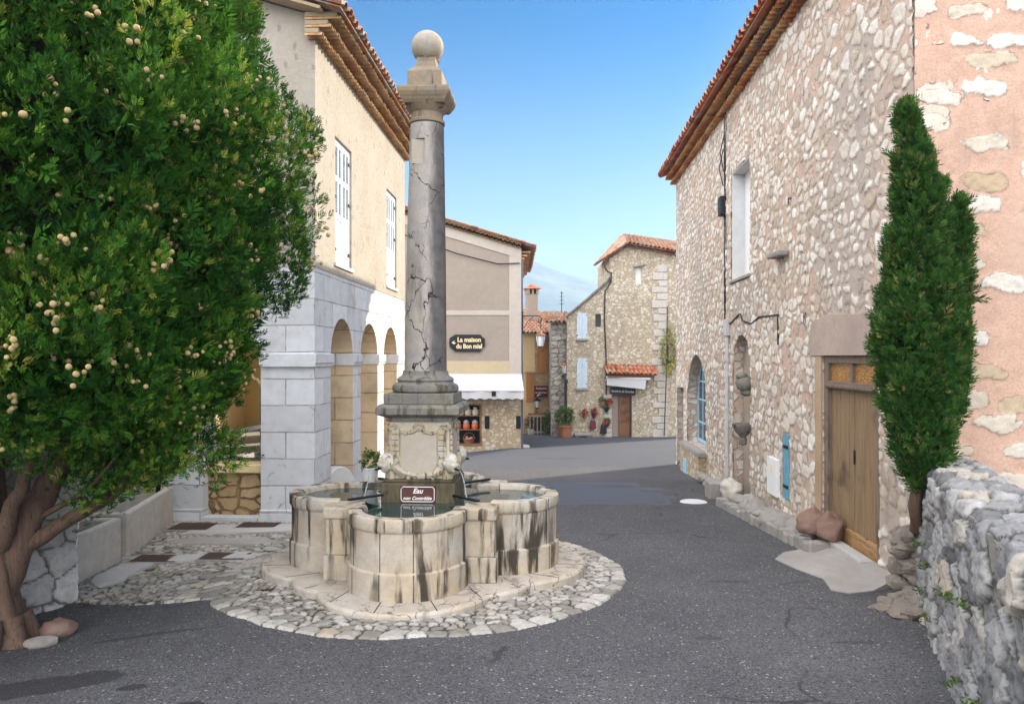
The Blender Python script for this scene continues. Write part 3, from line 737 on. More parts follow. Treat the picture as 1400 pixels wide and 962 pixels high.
# rooms behind the arches
inn = MB()
inn.box(-4.3, -4.1, .5, LEN - .3, -1.2, 3.9); inn.build('inner_wall', M['ochre'], H)
bw_ = MB().box(-4.1, -.885, LEN - .3, LEN, -1.2, 3.9).build('inner_wall', M['ochre'], H); carve(bw_, MB().prism([(-2.7, -.1), (-.93, -.1), (-.93, 3.5), (-2.7, 3.5)], 'y', LEN - .6, LEN + .3))  # unseen end opening, cut to let sun into the arcade
MB().box(-4.1, -.885, .505, LEN - .3, 3.72, 3.94).build('ceiling', M['cream'], H)
ter = MB(); ter.box(-4.1, -1.95, .62, LEN - .31, -1.2, .66); ter.box(-1.95, -.95, .62, 1.6, -1.2, .66); ter.build('terrace', M['pale_slab'], H, bevel=.01)
lw = MB().box(-1.857, -.96, .22, .50, -.4, .60).build('parapet', M['orangestone'], H)
MB().box(-1.858, -.93, .16, .60, .602, .74).build('coping', M['ochre'], H, bevel=.015)
MB().box(-1.95, -.885, 1.6, LEN - .31, -1.2, -.12).build('arcade_floor', M['concrete'], H)
fm = MB(); fm.box(-1.55, -.95, LEN - .335, LEN - .302, 1.35, 2.95)
fp = fm.build('inner_door', M['brown_door'], H); MB().box(-1.49, -1.01, LEN - .345, LEN - .336, 1.41, 2.89).build('pane', M['panel'], fp)
# closed louvred shutters
def shutter_window(parent, y0, z0, wd, ht, x=-.05):
    W = MB()
    W.box(x - .04, x + .005, y0, y0 + .05, z0, z0 + ht); W.box(x - .04, x + .005, y0 + wd - .05, y0 + wd, z0, z0 + ht)
    W.box(x - .04, x + .005, y0 + .05, y0 + wd - .05, z0 + ht - .05, z0 + ht)
    win = W.build('window', M['shutter'], parent)
    MB().box(-.06, .05, y0 - .06, y0 + wd + .06, z0 - .07, z0 + .0).build('sill', M['limestone'], win, bevel=.008)
    lw_ = (wd - .10) / 2
    for k in (0, 1):
        a = y0 + .05 + k * lw_ + .004; b = a + lw_ - .008; m = MB(); fx = x + .012
        m.box(fx - .02, fx + .02, a, a + .055, z0 + .02, z0 + ht - .05); m.box(fx - .02, fx + .02, b - .055, b, z0 + .02, z0 + ht - .05)
        c = (a + b) / 2; m.box(fx - .019, fx + .019, c - .022, c + .022, z0 + .02, z0 + ht - .05)
        rails = (z0 + .02, z0 + ht * .36, z0 + ht * .66, z0 + ht - .05 - .09)
        for z in rails: m.box(fx - .018, fx + .021, a + .055, b - .055, z, z + .09)
        m.box(fx - .012, fx + .006, a + .055, b - .055, z0 + .11, z0 + ht * .36)
        for z1, z2 in ((rails[1] + .09, rails[2]), (rails[2] + .09, rails[3])):
            n = int((z2 - z1) / .047)
            for i in range(n):
                zc = z1 + (z2 - z1) * (i + .5) / n
                m.obox((fx, (a + b) / 2, zc), .036, b - a - .11, .008, Matrix.Rotation(R(42), 3, 'Y'))
        m.box(fx - .03, fx - .024, a + .02, b - .02, z0 + .05, z0 + ht - .1)
        lf = m.build('shutter', M['shutter'], win)
        for z in (z0 + .22, z0 + ht * .52, z0 + ht - .3): MB().box(fx + .018, fx + .034, (a if k == 0 else b - .05) - .03, (a + .05 if k == 0 else b) + .03, z, z + .055).build('hinge', M['iron'], win)
    return win
for y0 in WY: shutter_window(H, y0, 4.16, 1.05, 2.22)
# eaves and roof
f = lambda s, o, z: (o, s, z)
for k in range(3):
    g_ = MB(); eave_row(g_, LEN + .3, -.1, .17 + .15 * k, 7.585 + .125 * k, .078, f, -.2); g_.build('eave_tiles', M['tiles_ochre'], H, 50)
mm = MB()
for k in range(3): mm.box(-.1, .12 + .15 * k, -.18, LEN + .08, 7.585 + .125 * k + .05, 7.585 + .125 * k + .118)
mm.build('eave_mortar', M['mortar'], H)
rf = MB(); tile_roof(rf, LEN + .7, 4.9, lambda s, t_, h: (.55 - t_ * CA + h * SA, s, 7.93 + t_ * SA + h * CA), -.42)
rf.build('roof', M['tiles'], H, 50)
MB().obox((-2.0, -.22, 8.60), 4.6, .3, .05, Matrix.Rotation(AL, 3, 'Y')).build('verge_board', M['mortar'], H)

rl = empty('railing', (-4.45, 12.5, .74), YAW, 'thin iron railing with a wooden rail whitened as if sunlit, inside the house end opening', 'railing')
MB().tube([(-.62, .55, -.06), (-.62, .55, .42)], .016, 6).build('post', M['rust'], rl); MB().tube([(.12, .1, -.03), (.12, .1, 1.25)], .016, 6).build('post', M['rust'], rl)
MB().obox((-.2, .3, .5), 1.06, .05, .07, Matrix.Rotation(-.55, 3, 'Z') @ Matrix.Rotation(-.16, 3, 'Y')).build('rail', M['white'], rl, bevel=.005)  # rail coloured white in place of sunlight along it

o = MB().prism([(-.45, -.15), (.45, -.15), (.45, .35), (.40, .56), (.27, .72), (.1, .80), (-.1, .80), (-.27, .72), (-.40, .56), (-.45, .35)], 'y', -.11, .11).build('stone_marker', M['white_lime'], None, 40, .02, (-3.22, 13.35, -.30), R(62))
tag(o, 'white round-topped slab standing in the nearest street arch', 'marker stone')

# ------------------------------------------------------------------ pink stone house on the right
P = empty('stone_house', (4.15, 7.54, 0), YAW, 'tall pinkish rubble-stone house with an old plank door and a deep white window', 'house')
PL = 14.45
wall = MB().prism([(0, -1.3), (7, -1.3), (7, 7.72 + 2.1), (0, 7.72)], 'y', 0, PL).build('wall', [M['pinkwall'], M['pinkgable']], P)
for p in wall.data.polygons:
    if p.normal.y < -.9: p.material_index = 1
cut = MB()
cut.box(-.3, .18, .80, 2.57, -.02, 2.52)
cut.box(-.3, .34, 6.27, 7.66, 4.08, 6.30)
cut.prism(arch(10.2, 12.6, .2, 1.36), 'x', -.3, .45)
cut.prism(arch(6.26, 7.52, -.5, 2.30), 'x', -.3, .22)
cut.box(-.3, .3, 13.25, 14.2, -.8, 1.62)
cut.box(-.3, .1, 3.96, 4.26, .25, 1.27)
cut.box(-.3, .3, 3.20, 3.30, 2.86, 3.17); cut.box(-.3, .3, 3.88, 4.0, 4.88, 5.0)
carve(wall, cut)
# lintel plaster over the plank door
MB().prism([(.55, 2.52), (2.95, 2.52), (3.05, 2.7), (2.9, 3.0), (2.2, 3.08), (1.3, 3.02), (.5, 3.1), (.4, 2.8)], 'x', -.036, .1).build('lintel', M['lintel'], P, bevel=.004)
# plank door
D = MB(); D.box(.02, .15, .80, .93, -.02, 2.52); D.box(.02, .15, 2.44, 2.57, -.02, 2.52); D.box(.02, .15, .93, 2.44, 2.42, 2.52)
D.box(.0, .15, .93, 2.44, 2.08, 2.18); D.box(-.02, .05, .90, 2.47, 2.10, 2.14); D.box(.03, .13, 1.64, 1.72, 2.18, 2.42)
D = D.build('door', M['door_frame'], P, bevel=.006)
for y0, y1 in ((.93, 1.64), (1.72, 2.44)): MB().box(.07, .085, y0, y1, 2.18, 2.42).build('transom_pane', M['amber'], D)
for y0, y1 in ((.935, 1.675), (1.695, 2.435)):
    m = MB(); n = 5
    for k in range(n):
        a = y0 + (y1 - y0) * k / n; b = y0 + (y1 - y0) * (k + 1) / n
        m.box(.075 + random.uniform(0, .006), .12, a + .002, b - .002, .30, 2.07)
    lf = m.build('leaf', M['door_wood'], D, bevel=.004)
    MB().box(.055, .12, y0, y1, -.02, .29).box(.045, .12, y0, y1, .25, .30).build('kickboard', M['kick'], D, bevel=.006)
MB().box(.066, .076, 1.66, 1.70, 1.15, 1.33).build('lock_plate', M['iron'], D)
MB().box(-.022, .1, 2.572, 2.80, -.1, 2.52).build('jamb', plaster('jamb_plaster', (.45, .33, .21), (.36, .25, .15), 2, .6), P)
# deep white window
W = MB(); W.box(.26, .335, 6.272, 7.655, 4.085, 6.295); W = W.build('window', M['white'], P)
MB().box(.0, .26, 6.272, 6.285, 4.085, 6.295).box(.0, .26, 7.64, 7.657, 4.085, 6.295).box(.0, .26, 6.285, 7.64, 6.28, 6.297).build('reveal', M['white_lime'], W)
MB().box(-.05, .25, 6.22, 7.70, 4.02, 4.078).build('sill', M['concrete'], W, bevel=.01)
# arched shop window
A = MB()
pts = arch(10.22, 12.58, .22, 1.36); ipt = arch(10.30, 12.50, .30, 1.36)
n = len(pts); vs = []
for x_ in (.26, .32):
    vs += [(x_, a, b) for a, b in pts] + [(x_, a, b) for a, b in ipt]
fs = []
for k in range(n):
    j = (k + 1) % n
    fs += [(k, j, n + j, n + k), (2 * n + k, 3 * n + k, 3 * n + j, 2 * n + j), (n + k, n + j, 3 * n + j, 3 * n + k), (k, 2 * n + k, 2 * n + j, j)]
A.add(vs, fs)
for y_ in (10.85, 11.4, 11.95): A.box(.265, .315, y_ - .022, y_ + .022, .30, 1.36 + math.sqrt(max(0, 1.1 ** 2 - (y_ - 11.4) ** 2)))
for z_ in (.75, 1.36, 1.85): 
    q = 1.1 if z_ <= 1.36 else math.sqrt(1.1 ** 2 - (z_ - 1.36) ** 2)
    A.box(.268, .312, 11.4 - q, 11.4 + q, z_ - .02, z_ + .02)
A = A.build('arched_window', M['lblue'], P)
MB().prism(ipt, 'x', .285, .292).build('pane', M['glass'], A)
MB().box(-.22, .26, 10.1, 12.7, .08, .195).build('sill', M['concrete'], A, bevel=.015)
MB().box(-.20, -.002, 10.15, 12.65, -1.2, .078).build('sill_base', M['shopstone'], P)
# shop door by the far corner
Dd = MB().box(.15, .2, 13.26, 13.32, -.8, 1.61).box(.15, .2, 14.13, 14.19, -.8, 1.61).box(.15, .2, 13.32, 14.13, 1.54, 1.61).build('shop_door', M['lblue'], P)
MB().box(.17, .19, 13.32, 14.13, -.15, 1.54).build('pane', M['glass'], Dd); MB().box(.16, .195, 13.32, 14.13, -.8, -.15).build('lower_panel', M['lblue'], Dd)
MB().box(.145, .17, 13.45, 14.0, .3, 1.35).build('wooden_board', M['orange_shutter'], Dd)
MB().box(-.02, .02, 11.65, 12.1, -.80, -.2).build('meter_door', M['lblue'], P).location = (-.2, 0, 0)
# blind arched doorway with the stone bowl and head
MB().prism(arch(6.262, 7.518, -.5, 2.30), 'x', .19, .216).build('blind_doorway', plaster('doorway_plaster', (.40, .33, .25), (.30, .255, .20), 2, .6), P)
MB().box(-.003, .19, 6.21, 6.258, -.4, 2.25).build('brick_edge', M['brick'], P)
m = MB(); m.lathe([(.02, -.32), (.07, -.30), (.075, -.2), (.05, -.17), (.13, -.08), (.18, .0), (.21, .05), (.21, .09), (.16, .09), (.14, .02), (.02, -.02)], 18, (-.12, 6.33, 1.15)).build('stone_bowl', M['dark_stone'], P, 40)
m = MB(); m.ball((-.09, 6.35, 2.0), (.15, .2, .17), 14, 10, .1); m.ball((-.14, 6.35, 2.14), (.1, .14, .08), 12, 8, .1); m.ball((-.05, 6.35, 1.84), (.12, .14, .08), 12, 8, .1); m.build('stone_head', M['dark_stone'], P, 60)
m = MB(); m.obox((-.08, 4.3, 4.16), .2, .65, .10, Matrix.Rotation(.04, 3, 'X')).build('stone_ledge', M['rock'], P, bevel=.03)
# blue cellar shutter
m = MB(); m.box(-.022, .02, 3.965, 4.105, .25, 1.27).box(-.022, .02, 4.115, 4.255, .25, 1.27); sh = m.build('cellar_shutter', M['blue'], P, bevel=.004)
for z in (.42, 1.05): MB().box(-.032, -.022, 3.97, 4.2, z, z + .05).build('strap_hinge', M['iron'], sh)
# eaves and roof
f = lambda s, o, z: (-o, s, z)
for k in range(2):
    g_ = MB(); eave_row(g_, PL + .3, -.1, .17 + .15 * k, 7.70 + .14 * k, .082, f, -.15); g_.build('eave_tiles', M['tiles_orange'], P, 50)
mm = MB()
for k in range(2): mm.box(-.12 - .15 * k, .1, -.12, PL + .1, 7.70 + .14 * k + .06, 7.70 + .14 * k + .134)
mm.build('eave_mortar', M['mortar'], P)
rf = MB(); tile_roof(rf, PL + .6, 7.4, lambda s, t_, h: (-.46 + t_ * CA - h * SA, s, 7.98 + t_ * SA + h * CA), -.3)
rf.build('roof', M['tiles_red'], P, 50)

# things fixed to the pink house
def onP(x, y, z):
    c, s = math.cos(YAW), math.sin(YAW); return (4.15 + x * c - y * s, 7.54 + x * s + y * c, z)
cb = empty('cable_bundle', onP(0, 8.2, 0), YAW, 'bundle of black cables running down the pink wall from the eave', 'cable')
m = MB()
for k in range(3):
    pts = []
    for z in np.linspace(3.0, 7.9, 26): pts.append((-.02 - .01 * (k % 2), -.06 + .06 * k + .022 * math.sin(z * 2.3 + 2 * k), z))
    m.tube(pts, .0085, 5)
m.tube([(-.03, .12, 7.0), (-.10, .2, 6.6), (-.03, .12, 6.2)], .012, 5); m.tube([(-.03, .0, 7.3), (-.12, .02, 6.9), (-.03, .08, 6.5)], .012, 5)
m.tube([(-.04, .0, 7.9), (-.2, -1.0, 7.82), (-.22, -4, 7.80), (-.2, -8.2, 7.80)], .014, 5)
m.build('cable', M['cable'], cb)
m = MB(); m.obox((-.07, .06, 5.75), .14, .24, .42).build('splice_box', M['cable'], cb, bevel=.03)
m = MB(); br = [(-.025, -.05, 3.25), (-.025, -.5, 3.2), (-.025, -1.25, 3.36), (-.025, -1.5, 3.2), (-.025, -2.1, 3.12), (-.025, -2.6, 3.22), (-.025, -3.3, 3.2), (-.025, -3.7, 3.2), (-.025, -3.72, 2.7)]
m.tube(br, .016, 6).build('branch_cable', M['cable'], cb)
pp = empty('conduit_pipe', onP(-.045, 7.9, 0), YAW, 'pale grey conduit pipe standing against the pink wall below the cables', 'pipe')
MB().tube([(0, 0, -.4), (0, 0, 2.95)], .042, 12).build('pipe', M['pipe'], pp, 40); MB().box(-.05, .04, -.1, .12, 2.95, 3.3).build('junction_box', M['pipe'], pp, bevel=.012)
for z in (.4, 1.4, 2.4): MB().box(-.048, .044, -.05, .05, z, z + .03).build('clamp', M['pipe'], pp)
mbx = empty('meter_box', onP(-.001, 4.43, .2), YAW, 'white meter box on the pink wall beside the blue cellar shutter', 'meter box')
MB().box(-.07, 0, 0, .53, 0, .62).build('door', M['white'], mbx, bevel=.01); MB().box(-.075, -.07, .2, .3, .38, .52).build('label_plate', M['gold'], mbx)

# stone bed along the pink house
bed = empty('stone_bed', onP(0, 1.9, 0), YAW, 'low stone-edged bed of grey rocks along the foot of the pink house', 'planter')
kb = MB(); y_ = 0.0
while y_ < 4.1:
    ln = random.uniform(.16, .30); xo = -.40 - .24 * y_ / 4.2; zb = gz(4.0, 9.4 + y_) - .1; hh = random.uniform(.20, .27)
    a0, a1 = random.uniform(-.03, .03), random.uniform(-.03, .03)
    kb.prism([(y_ + .012, zb), (y_ + ln - .012, zb), (y_ + ln - .02 + a0, zb + hh), (y_ + .02 + a1, zb + hh + a0)], 'x', xo - .05 + a0 * .4, xo + .12); y_ += ln
kb.box(-.42, -.01, -.06, .1, -.2, .12)
kb.build('kerb', M['rock'], bed, bevel=.025)
MB().add([(-.36, 0, .05), (-.01, 0, .12), (-.01, 4.1, -.08), (-.6, 4.1, -.14), (-.36, 0, -.5), (-.01, 0, -.5), (-.01, 4.1, -.6), (-.6, 4.1, -.6)], [(0, 1, 2, 3), (4, 7, 6, 5), (0, 4, 5, 1), (3, 2, 6, 7), (0, 3, 7, 4), (1, 5, 6, 2)]).build('fill', M['concrete'], bed)
rk = MB()
for k in range(16):
    yy = 1.0 + 2.8 * k / 16; q = random.uniform(.13, .22); rk.stone((random.uniform(-.4, -.14), yy, .10 - .05 * yy), (q, q * 1.25, q * .8))
rk.build('rocks', M['rock'], bed, 60)['label'] = 'dark grey rocks mortared into the bed'
for nm, (yy, xx, q, lb) in enumerate(((2.30, -.22, .21, 'rust-brown round boulder at the street side of the bed end'), (1.98, -.11, .19, 'smaller rust-brown boulder tucked between the plank door and its bigger twin'))):
    m = MB(); m.stone((0, 0, .15), (q * 1.05, q * 1.2, q * 1.05), 30, 20, .25)
    tag(m.build('boulder', M['redrock'], None, 70, 0, onP(xx, yy, .12), YAW), lb, 'boulder')
tag(MB().prism([(-.14, -.17), (.13, -.15), (.15, .1), (-.1, .16)], 'z', 0, .34).build('stone_block', M['trough'], None, None, .03, onP(-.08, 2.72, -.2), YAW), 'squared pale stone standing between the plank door and the boulders', 'stone block')
tag(MB().prism([(-.25, -.3), (.28, -.27), (.26, .3), (-.24, .26)], 'z', 0, .42).build('stone_block', M['concrete'], None, None, .03, onP(-.36, 7.25, -.42), YAW), 'pale concrete block at the foot of the conduit pipe', 'stone block')
m = MB(); m.stone((0, 0, 0), (.22, .42, .2), 26, 18); tag(m.build('boulder', M['trough'], None, 60, 0, onP(-.24, 6.7, -.08), YAW), 'whitish rounded boulder lying below the stone bowl', 'boulder')
m = MB()
for k in range(9): m.stone((random.uniform(-.1, .05), k * .22, random.uniform(-.03, .05)), (random.uniform(.09, .16), random.uniform(.1, .17), random.uniform(.08, .16)))
tag(m.build('rubble_heap', M['rock'], None, 60, 0, onP(-.14, 8.05, -.36), YAW), 'row of small dark stones at the wall foot beyond the conduit pipe', 'stones')
# cement ramp before the plank door
out = [(.02, .35), (-.35, .15), (-.62, .05), (-.78, .16), (-.70, .62), (-.86, 1.05), (-.95, 1.55), (-.72, 1.95), (-.3, 2.25), (.02, 2.45)]
m = MB(); n = len(out); q_ = []
for x_, y_ in out:
    wx, wy, _ = onP(x_, y_, 0); q_.append((x_, y_, gz(wx, wy) + .012 + (.10 if x_ > -.1 else 0)))
m.add([(0.0, 1.35, .12), (-.45, 1.2, .065)] + q_ + [(a, b, c - .25) for a, b, c in q_], [(1, 2 + k, 2 + k + 1) for k in range(n - 1)] + [(0, 1, 2), (0, 2 + n - 1, 1)] + [(2 + k, 2 + n + k, 2 + n + k + 1, 2 + k + 1) for k in range(n - 1)])
rp = empty('ramp', onP(0, 0, 0), YAW, 'rough cement ramp with ragged edge before the plank door', 'ramp')
m.build('slab', M['concrete'], rp, 30); MB().box(-.16, .0, .95, 1.9, .05, .135).build('threshold', M['pale_slab'], rp, bevel=.01)
# ------------------------------------------------------------------ walls whose stones are relief
def relief_grid(Pb, Nb, u, v, su, sv, amp, seed, joint=.05, rough=.012, sharp=.3, shear=0.0, jit=.42):
    """Pb, Nb: (nv,nu,3) base points and outward normals; u, v: (nv,nu) surface metres"""
    rg = np.random.default_rng(seed)
    us = np.arange(u.min() - su, u.max() + su, su); vs = np.arange(v.min() - sv, v.max() + sv, sv); sd = []
    for j, vv in enumerate(vs):
        for uu in us: sd.append(((uu + (su / 2 if j % 2 else 0) + rg.uniform(-jit, jit) * su) / su, (vv + rg.uniform(-jit, jit) * .8 * sv) / sv))
    sd = np.array(sd); uf, vf = u.ravel(), v.ravel()
    q = Pb.reshape(-1, 3)
    wu = fbm(np.stack([uf * 6, vf * 6, 0 * uf], 1), 3, seed) * .05; wv = fbm(np.stack([uf * 6, vf * 6, 0 * uf + 3], 1), 3, seed + 9) * .05
    d1, d2, ix = cells((uf + wu + shear * vf) / su, (vf + wv - shear * uf) / sv, sd)
    e = d2 - d1; r = rg.random(len(sd)); tx, ty = rg.normal(0, 1, len(sd)), rg.normal(0, 1, len(sd))
    du, dv = uf / su - sd[ix, 0], vf / sv - sd[ix, 1]
    face = sm(joint * .6, sharp + joint, e)
    h = amp * (face * (.55 + .45 * r[ix]) + face * .16 * (tx[ix] * du + ty[ix] * dv))
    n3 = fbm(np.stack([uf * 26, vf * 20, r[ix] * 50], 1), 4, seed + 3)
    # broken facets inside every stone
    k_ = 4.2; s2 = np.stack([rg.uniform(uf.min() / su, uf.max() / su, int(len(sd) * k_)), rg.uniform(vf.min() / sv, vf.max() / sv, int(len(sd) * k_))], 1)
    e1, e2, i2 = cells(uf / su, vf / sv, s2); q2 = rg.normal(0, 1, (len(s2), 3))
    fc = q2[i2, 0] * .35 + q2[i2, 1] * (uf / su - s2[i2, 0]) * 1.6 + q2[i2, 2] * (vf / sv - s2[i2, 1]) * 1.6
    h = h + face * np.clip(fc, -1.2, 1.2) * amp * .26 + rough * .45 * n3 * (.3 + face)
    V = q + Nb.reshape(-1, 3) * h[:, None]
    nv, nu = u.shape; i = np.arange((nv - 1) * (nu - 1)); rr, cc = i // (nu - 1), i % (nu - 1); a = rr * nu + cc
    return V, np.stack([a, a + 1, a + nu + 1, a + nu], 1), {'stone': r[ix], 'joint': sm(joint * 2.2, joint * .6, e)}

def join_grids(gs):
    V, F, at, b = [], [], {}, 0
    for v, f, a in gs:
        V.append(v); F.append(f + b); b += len(v)
        for k in a: at.setdefault(k, []).append(a[k])
    return np.concatenate(V), np.concatenate(F), {k: np.concatenate(x) for k, x in at.items()}

def profile_wall(A, B, prof, step, **kw):
    """sweep a profile (offset to the right of A->B, z) along A->B with rounded corners"""
    A, B = Vector(A), Vector(B); d = B - A; L = d.length; d.normalize(); nr = Vector((d.y, -d.x))
    pts = [Vector(prof[0])]
    for k in range(1, len(prof)):
        a, b = Vector(prof[k - 1]), Vector(prof[k]); n = max(1, int((b - a).length / step))
        pts += [a + (b - a) * i / n for i in range(1, n + 1)]
    pts = np.array([tuple(p) for p in pts])
    for _ in range(4): pts[1:-1] = pts[1:-1] * .5 + (pts[:-2] + pts[2:]) * .25
    tg = np.gradient(pts, axis=0); tg /= np.linalg.norm(tg, axis=1)[:, None]
    nm = np.stack([-tg[:, 1], tg[:, 0]], 1)
    vv = np.concatenate([[0], np.cumsum(np.linalg.norm(np.diff(pts, axis=0), axis=1))])
    uu = np.linspace(0, L, int(L / step)); U, V = np.meshgrid(uu, vv)
    Pb = np.zeros(U.shape + (3,)); Nb = np.zeros_like(Pb)
    for c in (0, 1):
        Pb[..., c] = A[c] + U * d[c] + pts[:, 0][:, None] * nr[c]; Nb[..., c] = nm[:, 0][:, None] * nr[c]
    Pb[..., 2] = pts[:, 1][:, None] + kw.pop('sag', 0) * U; Nb[..., 2] = nm[:, 1][:, None]
    return relief_grid(Pb, Nb, U, V, **kw)

# parapet on the right: from the pink house's corner towards the viewer (A->B heads to the camera, right of it is the street's far side)
A_, B_ = (4.17, 7.47), (2.40, 3.23)
# seen along A->B the street lies on the right hand, so the profile runs from the back (left) over the top to the street face
g1 = profile_wall(A_, B_, [(-.52, .2), (-.50, 1.40), (-.46, 1.455), (-.04, 1.455), (0.0, 1.40), (.06, -.3)], .0155, su=.32, sv=.20, amp=.04, seed=21, joint=.035, rough=.026, sharp=.11, shear=.18)
d_ = Vector((B_[0] - A_[0], B_[1] - A_[1])).normalized(); rt = Vector((d_.y, -d_.x))
Ee = (B_[0] + rt.x * .05 + d_.x * .01, B_[1] + rt.y * .05 + d_.y * .01); Ef = (B_[0] - rt.x * .51 + d_.x * .01, B_[1] - rt.y * .51 + d_.y * .01)
g2 = profile_wall(Ee, Ef, [(-.04, 1.455), (0, 1.42), (.01, -.3)], .0155, su=.30, sv=.22, amp=.05, seed=5, joint=.05, rough=.03, sharp=.16)
pw = empty('parapet_wall', (3.4, 5.7, 0), 0, 'rough grey fieldstone parapet running from the pink gable towards the viewer', 'wall')
pc_ = [(A_[0], A_[1]), (A_[0] - rt.x * .48, A_[1] - rt.y * .48), (B_[0] - rt.x * .48 - d_.x * .02, B_[1] - rt.y * .48 - d_.y * .02), (B_[0] - d_.x * .02, B_[1] - d_.y * .02)]
MB().prism([(x_ - 3.4, y_ - 5.7) for x_, y_ in pc_], 'z', -.3, 1.41).build('core', M['rock'], pw)
def rel(mesh_args, name, mat, parent, org):
    V, F, a = mesh_args; return link(name, np_mesh(name, V - np.array(org), F, True, a), mat, parent)
rel(join_grids([g1, g2]), 'wall', M['parapet'], pw, (3.4, 5.7, 0))
# stone facing of the pink house: the street front and the gable
def facing(nu0, nu1, nv0, nv1, step, su, sv, seed, kind, holes, put):
    rg = np.random.default_rng(seed); uu = np.arange(nu0, nu1 + step, step); vv = np.arange(nv0, nv1 + step, step); U, V = np.meshgrid(uu, vv); u, v = U.ravel(), V.ravel()
    z0 = 0 * u; sd = []
    wu, wv = fbm(np.stack([u * 5, v * 5, z0], 1), 3, seed) * .035, fbm(np.stack([u * 5, v * 5, z0 + 4], 1), 3, seed + 1) * .035
    big = fbm(np.stack([u * .55, v * .55, z0], 1), 4, seed + 2); fine = fbm(np.stack([u * 24, v * 24, z0], 1), 3, seed + 3); mid = fbm(np.stack([u * 7, v * 7, z0], 1), 3, seed + 4)
    for j, y in enumerate(np.arange(nv0 - sv, nv1 + sv, sv)):
        sh = rg.uniform(0, su)
        for x in np.arange(nu0 - su, nu1 + su, su): sd.append(((x + sh + rg.uniform(-.33, .33) * su) / su, (y + rg.uniform(-.3, .3) * sv) / sv))
    sd = np.array(sd)
    if kind == 'packed':                                     # here and there a big stone takes the place of several
        for q in rg.choice(len(sd), len(sd) // 16, replace=False):
            d = np.hypot(sd[:, 0] - sd[q, 0], sd[:, 1] - sd[q, 1]); sd[(d < 1.15) & (d > 0)] += 1000
        sd = sd[sd[:, 0] < 900]
    d1, d2, ix = cells((u + wu) / su, (v + wv) / sv, sd); r = rg.random(len(sd)); r2 = rg.random(len(sd)); tx, ty = rg.normal(0, 1, len(sd)), rg.normal(0, 1, len(sd))
    du, dv = (u + wu) / su - sd[ix, 0], (v + wv) / sv - sd[ix, 1]
    if kind == 'packed':
        thr = .06 + .14 * r2[ix] + np.clip(.13 * big + .05 * mid + .05 * (v - 3.2) / 4, -.05, .45) + np.where(r2[ix] > .90, .5, 0)
        m = (d2 - d1) - thr
        face = sm(-.02, .11, m); h = .006 + .015 * sm(-.04, .26, m) * (.55 + .6 * r[ix]) + .006 * face * (tx[ix] * du + ty[ix] * dv)
    else:
        a, b = .28 + .20 * r2[ix], .24 + .16 * rg.random(len(sd))[ix]
        q = (np.abs(du) / a) ** 2.6 + (np.abs(dv) / b) ** 2.6 + .55 * mid + .25 * fine; q = np.where(r2[ix] < .16, 9, q)
        m = 1 - q; face = sm(-.05, .16, m); h = .006 + .010 * face * (.5 + .8 * r[ix]) + .004 * face * (tx[ix] * du + ty[ix] * dv)
    h = h + .0045 * fine * (.5 + face) + .004 * mid + .006 * big
    joint = 1 - face
    nv, nu = U.shape; i = np.arange((nv - 1) * (nu - 1)); rr, cc = i // (nu - 1), i % (nu - 1); k = rr * nu + cc
    cu, cv = u[k] + step / 2, v[k] + step / 2; keep = np.ones(len(k), bool)
    for hole in holes: keep &= ~hole(cu, cv)
    F = np.stack([k, k + 1, k + nu + 1, k + nu], 1)[keep]
    used = np.zeros(len(u), bool); used[F.ravel()] = True; rm = np.cumsum(used) - 1
    return put(u, v, h)[used], rm[F], {'stone': r[ix][used], 'joint': joint[used], 'wear': (.5 + .5 * big)[used]}
def rect(a, b, c, d): return lambda u, v: (u > a) & (u < b) & (v > c) & (v < d)
def arched(a, b, z, sp): return lambda u, v: (u > a) & (u < b) & (v > z) & ((v < sp) | (np.hypot(u - (a + b) / 2, v - sp) < (b - a) / 2))
def wall_mat(name, stones, pinks, grey):
    t = NT(name); o = t.obj(); r = t.attr('stone'); j = t.attr('joint'); wr = t.attr('wear')
    fine = t.noise(o, 48, 5, .7); mid = t.noise(o, 9, 5, .6); big = t.noise(o, .8, 4, .6)
    c = t.ramp(r, stones)
    c = t.mix(t.rng(mid, .35, .75, 0, .5), c, t.mix(.5, c, (.22, .17, .12)))
    c = t.mix(t.step(fine, .56, .72), c, t.mix(.5, c, (.12, .10, .08)))
    p = t.mix(t.rng(t.noise(o, 4, 5, .65), .35, .65, 0, 1), pinks[0], pinks[1])
    p = t.mix(t.rng(fine, .4, .7, 0, .45), p, tuple(k * .5 for k in pinks[1]))
    p = t.mix(t.step(wr, .52, .75), p, grey)
    edge = t.math('MULTIPLY', t.math('MULTIPLY', j, t.math('SUBTRACT', 1.0, j)), t.rng(mid, .38, .62, .3, 3.0), clamp=True)
    c = t.mix(j, c, p); c = t.mix(t.math('MULTIPLY', edge, .85), c, (.13, .09, .065))
    gr = t.step(t.noise(t.scale(o, (1.1, 1.1, .45)), 1.2, 5, .65), .54, .76)
    c = t.mix(t.math('MULTIPLY', gr, .42), c, (.13, .115, .105))
    return t.done(c, .92, t.bump(t.math('ADD', mid, fine), .55, .012), spec=.2)
holes = [rect(.79, 2.81, -2, 2.525), rect(6.25, 7.68, 4.0, 6.32), arched(10.19, 12.61, .06, 1.36), rect(10.1, 12.7, -2, .2), arched(6.24, 7.53, -2, 2.30), rect(13.24, 14.21, -2, 1.63), rect(3.94, 4.28, .24, 1.29), rect(3.20, 3.30, 2.86, 3.17), rect(3.88, 4.0, 4.88, 5.0)]
V, F, a = facing(.0, 14.45, -1.0, 7.72, .0225, .20, .15, 71, 'packed', holes, lambda u, v, h: np.stack([-h, u, v], 1))
